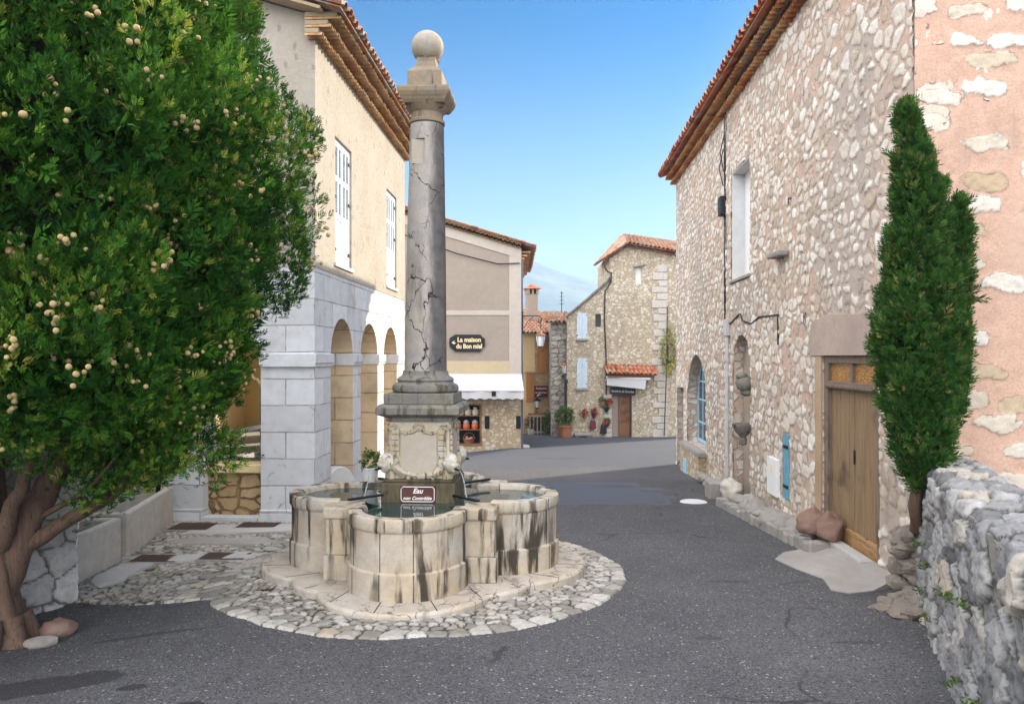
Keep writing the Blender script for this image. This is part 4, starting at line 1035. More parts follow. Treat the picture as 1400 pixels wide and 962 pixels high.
M['front_facing'] = wall_mat('cream_rubble_facing', [(0, (.40, .33, .25)), (.25, (.53, .46, .365)), (.6, (.64, .58, .485)), (1, (.72, .68, .595))], ((.575, .42, .33), (.48, .345, .26)), (.40, .335, .28))
link('rubble_facing', np_mesh('rubble_facing', V, F, True, a), M['front_facing'], P)
V, F, a = facing(.0, 5.6, -.2, 9.2, .02, .58, .285, 72, 'studded', [], lambda u, v, h: np.stack([u, -h, v], 1))
M['gable_facing'] = wall_mat('pink_gable_facing', [(0, (.46, .35, .22)), (.2, (.54, .46, .34)), (.6, (.62, .565, .47)), (1, (.67, .63, .55))], ((.60, .405, .30), (.52, .34, .245)), (.50, .35, .265))
link('rubble_facing', np_mesh('rubble_facing', V[:, [0, 1, 2]], F, True, a), M['gable_facing'], P)
# weeds in its joints
def tuft(mb, c, n, r, ln):
    for k in range(n):
        a = random.uniform(0, 2 * PI); p = Vector(c) + Vector((random.gauss(0, r), random.gauss(0, r), random.gauss(0, r * .5)))
        d = Vector((math.cos(a), math.sin(a), random.uniform(.1, 1.2))).normalized() * ln * random.uniform(.5, 1.2); s = d.orthogonal().normalized() * ln * .16
        mb.add([p, p + d * .5 + s, p + d, p + d * .5 - s], [(0, 1, 2, 3)])
def tinted(o, seed=1):
    me = o.data; at = me.attributes.new('tint', 'FLOAT', 'POINT'); r = np.random.default_rng(seed).random(len(me.vertices) // 4 + 1)
    at.data.foreach_set('value', np.repeat(r, 4)[:len(me.vertices)].astype(np.float32)); return o
m = MB()
for (ty_, tz_) in ((6.55, .62), (6.5, .4), (6.1, .3), (5.35, .75), (4.7, .9), (5.0, .25), (6.8, .75), (4.4, .4)):
    k = (7.47 - ty_) / 4.24; tuft(m, (4.17 - 1.77 * k - .10, ty_ + .03, tz_), 34, .035, .05)
tag(tinted(m.build('weeds', M['moss'], None)), 'small green weeds sprouting from joints of the grey parapet', 'weeds', kind='stuff')
# rocks heaped where the parapet meets the house
m = MB()
for k in range(26):
    a = random.uniform(0, 1); q = random.uniform(.06, .13)
    m.stone((3.62 + a * .42 + random.uniform(-.05, .05), 6.98 + random.uniform(-.12, .22) - a * .05, .04 + a * .16 + random.uniform(0, .05)), (q * 1.3, q * 1.1, q * .7), 16, 11, .4)
for k in range(46):
    q = random.uniform(.06, .11); zz_ = .12 + .64 * k / 46; m.stone((4.02 + random.uniform(-.16, .12), 7.24 + random.uniform(-.16, .1) + zz_ * .1, zz_), (q * 1.2, q, q * .8), 16, 11, .4)
tag(m.build('rock_heap', M['ledge_rock'], None, 40), 'heap of pale broken rocks where the parapet meets the pink house', 'rocks')

# pale block wall behind the big tree
A_, B_ = (-6.2, 5.35), (-4.80, 8.02)
g1 = profile_wall(A_, B_, [(-.5, 1.72), (-.04, 1.72), (0, 1.66), (.05, -.5)], .021, su=.34, sv=.30, amp=.035, seed=44, joint=.05, rough=.012, sharp=.12, shear=.12, jit=.3)
d_ = Vector((B_[0] - A_[0], B_[1] - A_[1])).normalized(); rt = Vector((d_.y, -d_.x))
E1 = (B_[0] + rt.x * .04, B_[1] + rt.y * .04); E2 = (B_[0] - rt.x * .6, B_[1] - rt.y * .6)
g2 = profile_wall(E1, E2, [(0, 1.70), (0, -.5)], .021, su=.34, sv=.30, amp=.03, seed=45, joint=.05, sharp=.12, jit=.3)
bw = empty('block_wall', (-5.4, 6.8, 0), 0, 'pale stone block wall beside the big cypress trunk', 'wall')
rel(join_grids([g1, g2]), 'wall', M['block_wall'], bw, (-5.4, 6.8, 0))

# ------------------------------------------------------------------ yard: back wall, troughs, covers
yw = empty('yard_wall', (-6.1, 9.9, 0), 0, 'shaded rubble wall closing the yard behind the two troughs', 'wall')
MB().box(-.5, 0, -2.2, 2.0, -.6, 2.5).build('wall', M['backwall'], yw)
MB().box(.0, .28, -2.0, -.1, -.6, .50).build('ledge', M['trough'], yw, bevel=.03)
pn = MB().box(-6.098, -6.07, 11.1, 11.5, .62, 1.0).build('wall_panel', M['lblue'], None); tag(pn, 'small blue panel on the shaded wall behind the far trough', 'panel')
tag(MB().box(-6.0, -5.72, 9.2, 9.55, .503, .70).build('spout_block', M['trough'], None, None, .02), 'squared stone block set on the ledge behind the shorter trough', 'stone block')
m = MB().tube([(-5.72, 9.62, .62), (-5.6, 9.62, .62)], .05, 10); tag(m.build('water_pipe', M['rust'], None), 'short dark pipe end beside the squared stone block', 'pipe')
m = MB().tube([(-5.62, 11.62, .3), (-5.62, 11.62, 1.4), (-5.66, 11.7, 1.7)], .035, 8); tag(m.build('drain_pipe', M['iron'], None), 'thin dark drain pipe in the corner by the far trough', 'pipe')
def trough(loc, rz, w_, l_, h_, label, wt=.10):
    tr = MB().box(0, w_, 0, l_, -.15, h_).build('stone_trough', M['trough'], None, None, 0, loc, rz)
    carve(tr, MB().box(wt, w_ - wt, wt, l_ - wt, .18, h_ + .2))
    b = tr.modifiers.new('bevel', 'BEVEL'); b.width = .035; b.segments = 3; b.limit_method = 'ANGLE'; b.angle_limit = R(40)
    return tag(tr, label, 'trough', 'stone troughs in the yard')
trough((-5.78, 8.2, -.17), 0, .68, 1.36, .58, 'nearer and shorter of the two pale stone troughs')
trough((-5.86, 9.62, -.17), math.atan2(.36, 2.1), .76, 2.08, .60, 'longer and farther pale stone trough, reaching the arcaded house')
for (cx, cy, sx_, sy_, lb) in ((-4.95, 11.35, .30, .22, 'rusty square cover nearest the far end of the long trough'), (-3.95, 11.42, .30, .17, 'rusty square cover at the foot of the front pillar'), (-4.62, 9.55, .30, .16, 'rusty square cover beside the corner between the troughs'), (-3.72, 9.5, .29, .16, 'rusty square cover midway between troughs and fountain')):
    m = MB(); z = gz(cx, cy) + .052; m.box(-sx_, sx_, -sy_, sy_, -.05, .0); 
    cv = empty('drain_cover', (cx, cy, z), -.04, lb, 'drain cover', 'drain covers in the yard')
    m.build('plate', M['rust'], cv, bevel=.004); MB().box(-sx_ - .03, sx_ + .03, -sy_ - .03, sy_ + .03, -.05, -.006).build('frame', M['concrete'], cv)
ds = MB().lathe([(0, .012), (.24, .012), (.26, 0), (.26, -.05)], 28); tag(ds.build('manhole_cover', M['white_lime'], None, 30, 0, (3.5, 14.1, gz(3.5, 14.1) + .004)), 'round whitish manhole cover in the street by the conduit pipe', 'manhole cover')
m = MB(); m.stone((0, 0, 0), (.17, .12, .10), 22, 15); tag(m.build('rock', M['redrock'], None, 60, .0, (-4.33, 6.98, -.10), .3), 'reddish pale rock beside the big trunk foot', 'rock', 'rocks at the trunk foot')
m = MB(); m.stone((0, 0, 0), (.15, .09, .06), 22, 15); tag(m.build('rock', M['rock'], None, 60, .0, (-4.33, 6.72, -.12), .1), 'flat grey rock in front of the reddish one at the trunk', 'rock', 'rocks at the trunk foot')

# ------------------------------------------------------------------ fountain
FT = empty('fountain', (FX, FY, 0), YAW, 'four-lobed limestone fountain with a tall column topped by a ball', 'fountain')
LC, LR, PC, PR = .95, .60, .74, .19
def star(fn, n=240):
    return [(fn(2 * PI * k / n) * math.cos(2 * PI * k / n), fn(2 * PI * k / n) * math.sin(2 * PI * k / n)) for k in range(n)]
def far_hit(phi, cx, cy, r):
    b = cx * math.cos(phi) + cy * math.sin(phi); q = b * b - (cx * cx + cy * cy - r * r)
    return b + math.sqrt(q) if q > 0 else 0
def lobes(rl, rp, pc=.80, r0=.3):
    def fn(phi):
        best = r0
        for k in range(4):
            a = k * PI / 2; best = max(best, far_hit(phi, LC * math.cos(a), LC * math.sin(a), rl))
            a += PI / 4
            if rp: best = max(best, far_hit(phi, pc * 1.414 * math.cos(a), pc * 1.414 * math.sin(a), rp))
        return best
    return fn
m = MB().prism(star(lobes(.93, .46)), 'z', -.3, .138)
stp = m.build('step', M['step'], FT, 40, .03)
for k in range(20):
    a = 2 * PI * (k + .5) / 20 + .07; r0, r1 = lobes(.61, .3)(a), lobes(.93, .46)(a) - .02
    MB().obox(((r0 + r1) / 2 * math.cos(a), (r0 + r1) / 2 * math.sin(a), .1375), r1 - r0, .010, .004, Matrix.Rotation(a + random.uniform(-.15, .15), 3, 'Z')).build('joint', M['dark'], FT)
for k in range(4):
    a = k * PI / 2; c = (LC * math.cos(a), LC * math.sin(a), 0); th = R(101)
    b = MB().lathe([(.47, .2), (.625, .138), (.625, .395), (.60, .415), (.60, .79), (.47, .79)], 44, c, a - th, a + th, True).build('basin', M['fount'], FT, 35)
    MB().lathe([(.462, .70), (.462, .90), (.478, .925), (.50, .932), (.602, .932), (.62, .922), (.626, .90), (.626, .83), (.618, .805), (.60, .788)], 44, c, a - th, a + th, True).build('rim', M['fount'], b, 35)
    for q in (-.62, .28, .75) if k != 3 else (-.9, -.30, .28):
        for z0, z1, rr in ((.14, .40, .6255), (.415, .79, .6005), (.80, .93, .6265)):
            p0 = a + q + random.uniform(-.04, .04); MB().obox((c[0] + rr * math.cos(p0), c[1] + rr * math.sin(p0), (z0 + z1) / 2), .005, .006, z1 - z0, Matrix.Rotation(p0, 3, 'Z')).build('joint', M['dark'], b)
    a += PI / 4; pc = (PC * 1.414 * math.cos(a), PC * 1.414 * math.sin(a))
    p = MB().box(pc[0] - .18, pc[0] + .18, pc[1] - .18, pc[1] + .18, .138, .405).box(pc[0] - .16, pc[0] + .16, pc[1] - .16, pc[1] + .16, .405, .79).build('pier', M['pier'], FT, None, .012)
    MB().box(pc[0] - .185, pc[0] + .185, pc[1] - .185, pc[1] + .185, .79, .915).build('cap', M['pier'], p, bevel=.02)
    MB().obox((.57 * math.cos(a) , .57 * math.sin(a), .955), .86, .045, .022, Matrix.Rotation(a, 3, 'Z')).build('iron_bar', M['iron'], FT)
wp = [];
wf = lobes(.475, 0, r0=.72)
m = MB().prism(star(wf, 160), 'z', .60, .872); m.build('water', M['water'], FT)
pd = MB().box(-.42, .42, -.42, .42, .3, 1.09).box(-.40, .40, -.40, .40, 1.09, 1.13).build('pedestal_base', M['base_dark'], FT, None, .015)
MB().box(-.345, .345, -.345, .345, 1.12, 1.78).build('pedestal', M['die'], FT, None, .02)
cn = MB().box(-.375, .375, -.375, .375, 1.775, 1.82)
h = [(.375, 1.82), (.47, 1.86), (.47, 1.93), (.44, 1.965)]
for (r0, z0), (r1, z1) in zip(h[:-1], h[1:]):
    cn.add([(sx_ * r0, sy_ * r0, z0) for sx_, sy_ in ((-1, -1), (1, -1), (1, 1), (-1, 1))] + [(sx_ * r1, sy_ * r1, z1) for sx_, sy_ in ((-1, -1), (1, -1), (1, 1), (-1, 1))], [(0, 1, 5, 4), (1, 2, 6, 5), (2, 3, 7, 6), (3, 0, 4, 7)])
cn.add([(-.44, -.44, 1.965), (.44, -.44, 1.965), (.44, .44, 1.965), (-.44, .44, 1.965)], [(0, 1, 2, 3)])
cn.build('cornice', M['dark_stone'], FT, None, .008)
MB().box(-.395, .395, -.395, .395, 1.966, 2.09).build('plinth', M['dark_stone'], FT, None, .012)
# carved front of the pedestal
for k in range(4):
    fr_ = empty('carved_panel', (0, 0, 0)); fr_.parent = FT; fr_.rotation_euler = (0, 0, k * PI / 2)
    pn = MB().box(-.205, .205, -.362, -.34, 1.19, 1.63).build('inscription_panel', M['panel'], fr_, None, .006)
    m = MB()
    for sx_ in (-1, 1):
        for i in range(5): m.box(sx_ * .265 - .045, sx_ * .265 + .045, -.375, -.343, 1.385 + i * .062, 1.438 + i * .062)
        m.tube([(sx_ * (.265 - .01 * i * i * .3), -.355, 1.36 - i * .055) for i in range(3)] + [(sx_ * .17, -.36, 1.19), (sx_ * .06, -.36, 1.165), (0, -.36, 1.16)], [.035, .05, .055, .05, .04, .035], 8, .25)
        m.tube([(sx_ * .285, -.352, 1.70)] + [(sx_ * (.285 - .05 * math.cos(q)), -.352, 1.70 + .035 * math.sin(q)) for q in np.linspace(0, 2 * PI, 9)], .014, 6)
        m.tube([(sx_ * .23, -.352, 1.665), (sx_ * .15, -.356, 1.64), (sx_ * .07, -.356, 1.66), (0, -.356, 1.70)], [.016, .024, .022, .02], 6)
        for i in range(12):
            q = i / 11; px, pz = sx_ * (.28 - .26 * q ** 2.2), 1.36 - .21 * math.sin(q * PI / 2)
            m.ball((px + random.uniform(-.03, .03), -.362 - random.uniform(0, .02), pz + random.uniform(-.03, .03)), (random.uniform(.018, .032),) * 3, 7, 5, .25)
    m.tube([(.06 * math.cos(q), -.352, 1.695 + .05 * math.sin(q)) for q in np.linspace(0, PI, 9)], .014, 6)
    for i in range(5): m.ball((random.uniform(-.05, .05), -.36, 1.165 + random.uniform(-.02, .03)), .028, 7, 5, .2)
    m.build('garland', M['relief'], fr_, 50)
pq = MB().box(-.20, .20, -.432, -.418, .875, 1.065).build('plaque', M['plaque'], FT, None, .003)
pts = [(-.165, .888), (.165, .888), (.187, .91), (.187, 1.028), (.165, 1.052), (-.165, 1.052), (-.187, 1.028), (-.187, .91), (-.165, .888)]
MB().tube([(x_, -.434, z_) for x_, z_ in pts], .0045, 5).build('border', M['letter'], pq)
text('lettering', 'Eau', .078, M['letter'], pq, (.0, -.436, 1.005), (PI / 2, 0, 0), .002, .35, .0015)
text('lettering', 'non Contr\u00f4l\u00e9e', .053, M['letter'], pq, (-.005, -.436, .925), (PI / 2, 0, 0), .002, .35, .001)

def mask_head():
    """bearded spout mask looking along -y, centre at the origin, about 0.2 m high"""
    bm = bmesh.new(); bmesh.ops.create_uvsphere(bm, u_segments=36, v_segments=26, radius=1)
    for v in bm.verts:
        p = v.co.copy(); x_, y_, z_ = p
        q = Vector((x_ * .082, y_ * .090, z_ * .108))
        if z_ < 0: q.x *= 1 - .28 * z_ * z_
        fr = max(0, -y_)
        gs = lambda cx, cz, sx_, sz_: math.exp(-((x_ - cx) / sx_) ** 2 - ((z_ - cz) / sz_) ** 2) * (1 if y_ < 0 else 0)
        d = .030 * gs(0, -.08, .14, .20) + .012 * gs(0, .12, .10, .2)                     # nose and its bridge
        d += .014 * gs(0, .30, .55, .09)                                                  # brow
        d -= .020 * (gs(.33, .12, .15, .11) + gs(-.33, .12, .15, .11))                    # eye sockets
        d += .010 * (gs(.33, .11, .08, .06) + gs(-.33, .11, .08, .06))                    # eyeballs
        d += .012 * (gs(.45, -.2, .2, .2) + gs(-.45, -.2, .2, .2))                        # cheeks
        d -= .026 * gs(0, -.46, .17, .07); d += .010 * (gs(0, -.36, .22, .05) + gs(0, -.57, .2, .06))   # mouth and lips
        d += .016 * gs(0, -.78, .25, .14)                                                 # chin
        q.y -= d
        if z_ > .38 or y_ > .15:                                                          # hair in curls
            q *= 1.06 + .05 * math.sin(9 * math.atan2(x_, y_) + 5 * z_) * math.cos(z_ * 11)
        if z_ < -.55: q *= 1 + .05 * math.sin(x_ * 26)                                    # beard strands
        v.co = q
    me = bpy.data.meshes.new('spout_mask'); bm.to_mesh(me); bm.free()
    me.polygons.foreach_set('use_smooth', [True] * len(me.polygons)); return me
M['mask'] = stained('mask_stone', (.56, .55, .51), (.46, .40, .26), .85, 5, 0, cover=.56)
mk = mask_head(); mk.materials.append(M['mask'])
ear = MB().ball((0, 0, 0), (.014, .022, .03), 8, 6).mesh('ear', 60); ear.materials.append(M['mask'])
spt = MB().tube([(0, -.07, -.05), (0, -.15, -.06)], .013, 8).mesh('spout', 60); spt.materials.append(M['iron'])
jet = MB().tube([(0, -.15 - .16 * q, -.06 + .02 * q - .42 * q * q) for q in np.linspace(0, 1, 12)], [.004 + .003 * q for q in np.linspace(0, 1, 12)], 6, .2).mesh('water_jet', 60); jet.materials.append(M['jet'])
for k in range(4):
    a = PI / 4 + k * PI / 2
    hd = link('spout_mask', mk, None, FT, (.515 * math.cos(a), .515 * math.sin(a), 1.305), a + PI / 2)
    link('ear', ear, None, hd, (.084, .01, 0)); link('ear', ear, None, hd, (-.084, .01, 0)); link('spout', spt, None, hd)
    link('water_jet', jet, None, hd)
    MB().obox((.43 * math.cos(a), .43 * math.sin(a), 1.25), .14, .12, .30, Matrix.Rotation(a, 3, 'Z')).build('mask_bracket', M['relief'], FT, None, .03)
# column
cl = empty('column', (0, 0, 0)); cl.parent = FT; cl.rotation_euler = (0, R(.35), 0)
MB().lathe([(0, 2.085), (.355, 2.085), (.385, 2.11), (.39, 2.145), (.375, 2.18), (.335, 2.20), (.325, 2.215), (.335, 2.235), (.32, 2.262), (.285, 2.28), (.27, 2.30), (.262, 2.34), (0, 2.34)], 48).build('column_base', M['dark_stone'], cl, 35)
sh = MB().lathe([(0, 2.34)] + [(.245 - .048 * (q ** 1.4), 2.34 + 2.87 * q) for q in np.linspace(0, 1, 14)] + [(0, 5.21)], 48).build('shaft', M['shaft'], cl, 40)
carve(sh, MB().obox((-.07, -.20, 4.87), .155, .09, .29)); sh.data.polygons.foreach_set('use_smooth', [True] * len(sh.data.polygons)); sh.data.set_sharp_from_angle(angle=R(35))
MB().obox((-.07, -.160, 4.87), .15, .03, .28).build('shaft_inset', M['panel'], cl)
MB().lathe([(0, 5.32), (.197, 5.32), (.222, 5.335), (.224, 5.365), (.20, 5.38), (.196, 5.41), (.20, 5.45), (.225, 5.475), (.25, 5.505), (.27, 5.53), (0, 5.53)], 48).build('capital', M['capital'], cl, 35, 0, (0, 0, -.11)).scale = (.94, .94, 1)
ab = MB()
for (r0, z0), (r1, z1) in zip([(0.0, 5.528), (.25, 5.528), (.275, 5.56), (.285, 5.58), (.30, 5.60), (.32, 5.64), (.325, 5.68), (.32, 5.70)], [(.25, 5.528), (.275, 5.56), (.285, 5.58), (.30, 5.60), (.32, 5.64), (.325, 5.68), (.32, 5.70), (0.0, 5.71)]):
    ab.add([(a * r0, b * r0, z0) for a, b in ((-1, -1), (1, -1), (1, 1), (-1, 1))] + [(a * r1, b * r1, z1) for a, b in ((-1, -1), (1, -1), (1, 1), (-1, 1))], [(0, 1, 5, 4), (1, 2, 6, 5), (2, 3, 7, 6), (3, 0, 4, 7)])
ab.build('abacus', M['capital'], cl, None, 0, (0, 0, -.11)).scale = (.92, .92, 1)
MB().box(-.20, .20, -.20, .20, 5.705, 5.91).build('block', M['capital'], cl, None, .012, (0, 0, -.11))
pr = [(.19, 5.91), (.165, 5.935), (.125, 5.98), (.108, 6.04), (.108, 6.09), (.125, 6.105)]
nk = MB()
for (r0, z0), (r1, z1) in zip(pr[:-1], pr[1:]): nk.add([(a * r0, b * r0, z0) for a, b in ((-1, -1), (1, -1), (1, 1), (-1, 1))] + [(a * r1, b * r1, z1) for a, b in ((-1, -1), (1, -1), (1, 1), (-1, 1))], [(0, 1, 5, 4), (1, 2, 6, 5), (2, 3, 7, 6), (3, 0, 4, 7)])
nk.build('neck', M['capital'], cl, None, 0, (0, 0, -.11))
MB().ball((0, 0, 6.255), .19, 40, 24).build('ball', stained('ball_stone', (.36, .33, .28), (.44, .35, .22), .7, 2.5, 0), cl, 80, 0, (0, 0, -.12))

# potted plant on the fountain's far left pier
pt = empty('flower_pot', (FX - .78, FY + .72, .915), 0, 'small white pot with a wispy green plant on the fountain edge', 'potted plant')
MB().lathe([(0, 0), (.075, 0), (.10, .16), (.11, .165), (.11, .185), (.09, .185), (.08, .12), (0, .12)], 20).build('pot', M['white'], pt, 40)
# ------------------------------------------------------------------ foliage
def sprays(P, A, L, rng, K=9, width=.2, spread=.75):
    """flat fern-like cypress sprays: K slim blades on each; returns V, F, tint"""
    N = len(P); A = A / np.linalg.norm(A, axis=1)[:, None]
    rd = rng.normal(size=(N, 3)); B = np.cross(A, rd); B /= np.linalg.norm(B, axis=1)[:, None]; C = np.cross(A, B)
    tint = np.clip(rng.normal(.44, .26, N), 0, 1)
    VV, TT = [], []
    for k in range(K):
        t = .95 * k / (K - 1); sgn = 1 if k % 2 else -1
        if k == K - 1: sgn = 0
        ang = (spread + rng.uniform(-.25, .25, N)) * sgn
        d = A * np.cos(ang)[:, None] + B * np.sin(ang)[:, None] + C * rng.uniform(-.3, .3, N)[:, None]
        d /= np.linalg.norm(d, axis=1)[:, None]
        l = L * (.62 - .34 * t) * rng.uniform(.75, 1.2, N); wv = np.cross(d, C + B * rng.uniform(-.6, .6, N)[:, None]); wv /= np.linalg.norm(wv, axis=1)[:, None]
        w_ = (l * width * .5 + .0035)[:, None]
        b = P + A * (L * t * .75)[:, None]; m = b + d * (l * .45)[:, None]
        VV.append(np.stack([b, m + wv * w_, b + d * l[:, None], m - wv * w_], 1))
        TT.append(np.repeat(np.clip(tint + rng.normal(0, .07, N) + .12 * t, 0, 1)[:, None], 4, 1))
    V = np.concatenate(VV).reshape(-1, 3); T = np.concatenate(TT).ravel()
    return V, np.arange(len(V)).reshape(-1, 4), T

def clump_points(centres, radii, outward, per, rng, up=.9, zst=1.25, fuzz=.4):
    """spray roots and directions on the outer side of every clump"""
    n = len(centres); c = np.repeat(centres, per, 0); r = np.repeat(radii, per); o = np.repeat(outward, per, 0)
    d = rng.normal(size=(n * per, 3)); d /= np.linalg.norm(d, axis=1)[:, None]
    d = np.where(((d * o).sum(1) < -.25)[:, None], d - 2 * (d * o).sum(1)[:, None] * o, d)
    q = rng.uniform(.45, 1.0, n * per) ** .6
    P = c + d * (r * q)[:, None] * np.array([1, 1, zst])
    ax = d * .9 + o * .35 + np.array([0, 0, up]) + rng.normal(0, fuzz, (n * per, 3))
    return P, ax

# ---- the big cypress on the left
TX, TY = -4.85, 6.85
rng = np.random.default_rng(3)
CZ = [1.15, 1.46, 2.14, 3.03, 4.13, 4.88, 5.84, 6.8, 8.0, 9.3]
CR = [.8, 1.5, 2.25, 2.62, 2.80, 2.76, 2.52, 2.2, 1.4, .3]
AX = (-4.78, 6.75)
n = 1750
z = rng.uniform(1.3, 9.2, n); th = rng.uniform(0, 2 * PI, n)
# fewer behind and high up
keepp = (rng.random(n) < np.where(np.sin(th) > .55, .5, 1.0)) & (rng.random(n) < np.where(z > 6.6, .5, 1.0))
z, th = z[keepp], th[keepp]; n = len(z)
lump = fbm(np.stack([np.cos(th) * 2.9, np.sin(th) * 2.9, z * 1.25], 1), 3, 4)
Rr = np.interp(z, CZ, CR) * (1 + .11 * lump) * rng.uniform(.68, 1.0, n)
crad = rng.uniform(.17, .38, n)
Rr = Rr - crad * .75
low = np.where(np.sin(th) < -.2, .45, 0.0) * np.where(z < 2.0, 1, 0)     # the skirt hangs higher on the near side
cen = np.stack([AX[0] + Rr * np.cos(th), AX[1] + Rr * np.sin(th), z + low], 1)
out = np.stack([np.cos(th), np.sin(th), 0 * th + .15], 1); out /= np.linalg.norm(out, axis=1)[:, None]
P1, A1 = clump_points(cen, crad, out, 104, rng, up=1.15)
# the underside of the skirt
n2 = 150; th2 = rng.uniform(0, 2 * PI, n2); r2 = rng.uniform(.9, 2.0, n2)
z2 = 1.45 + .25 * rng.random(n2) + np.where(np.sin(th2) < 0, .45, 0) + np.maximum(0, 1.5 - r2) * .5
c2 = np.stack([AX[0] + r2 * np.cos(th2), AX[1] + r2 * np.sin(th2), z2], 1); o2 = np.stack([np.cos(th2) * .5, np.sin(th2) * .5, -.4 + 0 * th2], 1)
P2, A2 = clump_points(c2, rng.uniform(.2, .35, n2), o2, 60, rng, up=.5, zst=.8)
# leaves deeper inside so the crown is closed
n3 = 26000; z3 = rng.uniform(1.9, 8.8, n3); th3 = rng.uniform(0, 2 * PI, n3); r3 = np.interp(z3, CZ, CR) * rng.uniform(.58, .90, n3)
P3 = np.stack([AX[0] + r3 * np.cos(th3), AX[1] + r3 * np.sin(th3), z3], 1); A3 = np.stack([np.cos(th3), np.sin(th3), .7 + 0 * th3], 1) + rng.normal(0, .4, (n3, 3))
Pp = np.concatenate([P1, P2]); Aa = np.concatenate([A1, A2])
V1, F1, T1 = sprays(Pp, Aa, rng.uniform(.05, .115, len(Pp)), rng, 9, .10, .6)
V3, F3, T3 = sprays(P3, A3, rng.uniform(.12, .24, n3), rng, 9, .2)
# tint per clump as well: some clumps yellower, some deep green
tc_ = np.clip(rng.normal(0, .22, n), -.35, .5); tcl = np.concatenate([np.repeat(tc_, 104), np.zeros(len(P2))]); T1 = np.clip(T1 + np.tile(np.repeat(tcl, 4), 9), 0, 1)
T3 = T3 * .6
BT = empty('cypress_tree', (TX, TY, -.2), 0, 'huge dense cypress full of small tan cones beside the pale block wall', 'tree')
org = np.array([TX, TY, -.2])
V = np.concatenate([V1, V3]) - org; F = np.concatenate([F1, F3 + len(V1)]); T = np.concatenate([T1, T3])
link('crown', np_mesh('crown', V, F, False, {'tint': T}), M['leaf'], BT)
# dark twig-brown core, added so gaps in the crown read as shade
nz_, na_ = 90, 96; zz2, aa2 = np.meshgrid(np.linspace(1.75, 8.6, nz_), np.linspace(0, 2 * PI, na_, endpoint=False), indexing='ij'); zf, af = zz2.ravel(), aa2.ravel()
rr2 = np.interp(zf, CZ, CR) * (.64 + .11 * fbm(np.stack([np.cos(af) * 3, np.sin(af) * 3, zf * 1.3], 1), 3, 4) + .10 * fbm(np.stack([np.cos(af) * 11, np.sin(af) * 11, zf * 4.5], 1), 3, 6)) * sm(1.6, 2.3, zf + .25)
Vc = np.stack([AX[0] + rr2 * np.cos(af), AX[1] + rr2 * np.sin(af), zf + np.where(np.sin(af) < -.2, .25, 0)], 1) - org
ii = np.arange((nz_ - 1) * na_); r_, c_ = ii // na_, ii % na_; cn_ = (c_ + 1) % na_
link('dark_core', np_mesh('dark_core', Vc, np.stack([r_ * na_ + c_, r_ * na_ + cn_, (r_ + 1) * na_ + cn_, (r_ + 1) * na_ + c_], 1), False), plaster('crown_gap_shade', (.050, .042, .022), (.035, .038, .016), 8, 1.0, .5, .08), BT)
# trunk, two leaders and bare limbs
m = MB(); m.tube([(0.05, -.05, -.1), (-.02, 0, .12), (-.06, .0, .45), (-.1, 0, .9), (-.16, .0, 1.5), (-.2, .02, 2.2), (-.1, .02, 3.2), (0, 0, 4.6), (.05, 0, 6.5), (.05, 0, 8.6)], [.34, .28, .235, .215, .21, .19, .16, .13, .09, .03], 48, .02, True, .10)
m.build('trunk', M['bark'], BT, 60)
def limb(pts, r, seg=14):
    m = MB(); V_ = [Vector(p) for p in pts]; P_ = []
    for i in range(len(V_) - 1):
        for q in (0, .33, .66): P_.append(V_[i].lerp(V_[i + 1], q) + Vector((random.gauss(0, .012), random.gauss(0, .012), 0)))
    P_.append(V_[-1]); rr = [r[0] + (r[1] - r[0]) * i / (len(P_) - 1) for i in range(len(P_))]
    return m.tube(P_, rr, seg, .03, True, .06).build('limb', M['bark'], BT, 60)
limb([(.02, .05, .5), (.2, .1, 1.0), (.42, .16, 1.5), (.75, .2, 2.05), (1.2, .2, 2.6)], (.15, .07))
limb([(.10, -.08, .95), (.30, -.16, 1.35), (.48, -.22, 1.75), (.66, -.3, 2.3)], (.085, .035), 10)
limb([(.0, -.12, 1.2), (.12, -.2, 1.6), (.30, -.3, 2.05), (.4, -.4, 2.6)], (.06, .03), 10)
limb([(.12, .05, .85), (.5, .15, 1.08), (.95, .2, 1.35), (1.5, .1, 1.75)], (.09, .03), 10)
limb([(-.1, .0, 1.3), (-.5, .1, 1.9), (-.9, .1, 2.6)], (.15, .06))
limb([(.4, .1, 1.2), (.9, -.1, 1.45), (1.3, -.3, 1.8)], (.03, .012), 6)
# roots flaring at the foot
m = MB()
for a in (-2.6, -1.9, -1.1, -.35, .5, 1.5): m.tube([(.02 + .2 * math.cos(a), .2 * math.sin(a), .28), (.02 + .28 * math.cos(a), .28 * math.sin(a), .08), (.02 + .46 * math.cos(a), .46 * math.sin(a), -.06)], [.09, .08, .03], 10, .06)
m.build('roots', M['bark'], BT, 60)
# cones in little bunches on the outer clumps
cone = MB().ball((0, 0, 0), .020, 10, 7, .10).mesh('cone', 60); cone.materials.append(M['cone'])
spots = []
front = np.where((out[:, 1] < .35) & (z < 6.0) & (z > 1.9))[0]; rng.shuffle(front)
for k in front[:680]:
    o = out[k]; d = o + rng.normal(0, .45, 3); d /= np.linalg.norm(d); base = cen[k] + d * crad[k] * np.array([1, 1, 1.2]) * 1.05
    for _ in range(rng.integers(2, 7)): spots.append(base + rng.normal(0, .04, 3))
cam_d = [np.linalg.norm(p - np.array([0, 0, 2.5])) if p[0] / p[1] > -.69 else 99 for p in spots]
order = np.argsort(cam_d)
for q, k in enumerate(order[:99]):
    o = link('cone', cone, None, BT, tuple(spots[k] - org)); o.scale = (rng.uniform(.8, 1.2),) * 3
m = MB()
for k in order[99:]: m.ball(tuple(spots[k] - org), .019 * rng.uniform(.8, 1.2), 8, 6, .1)
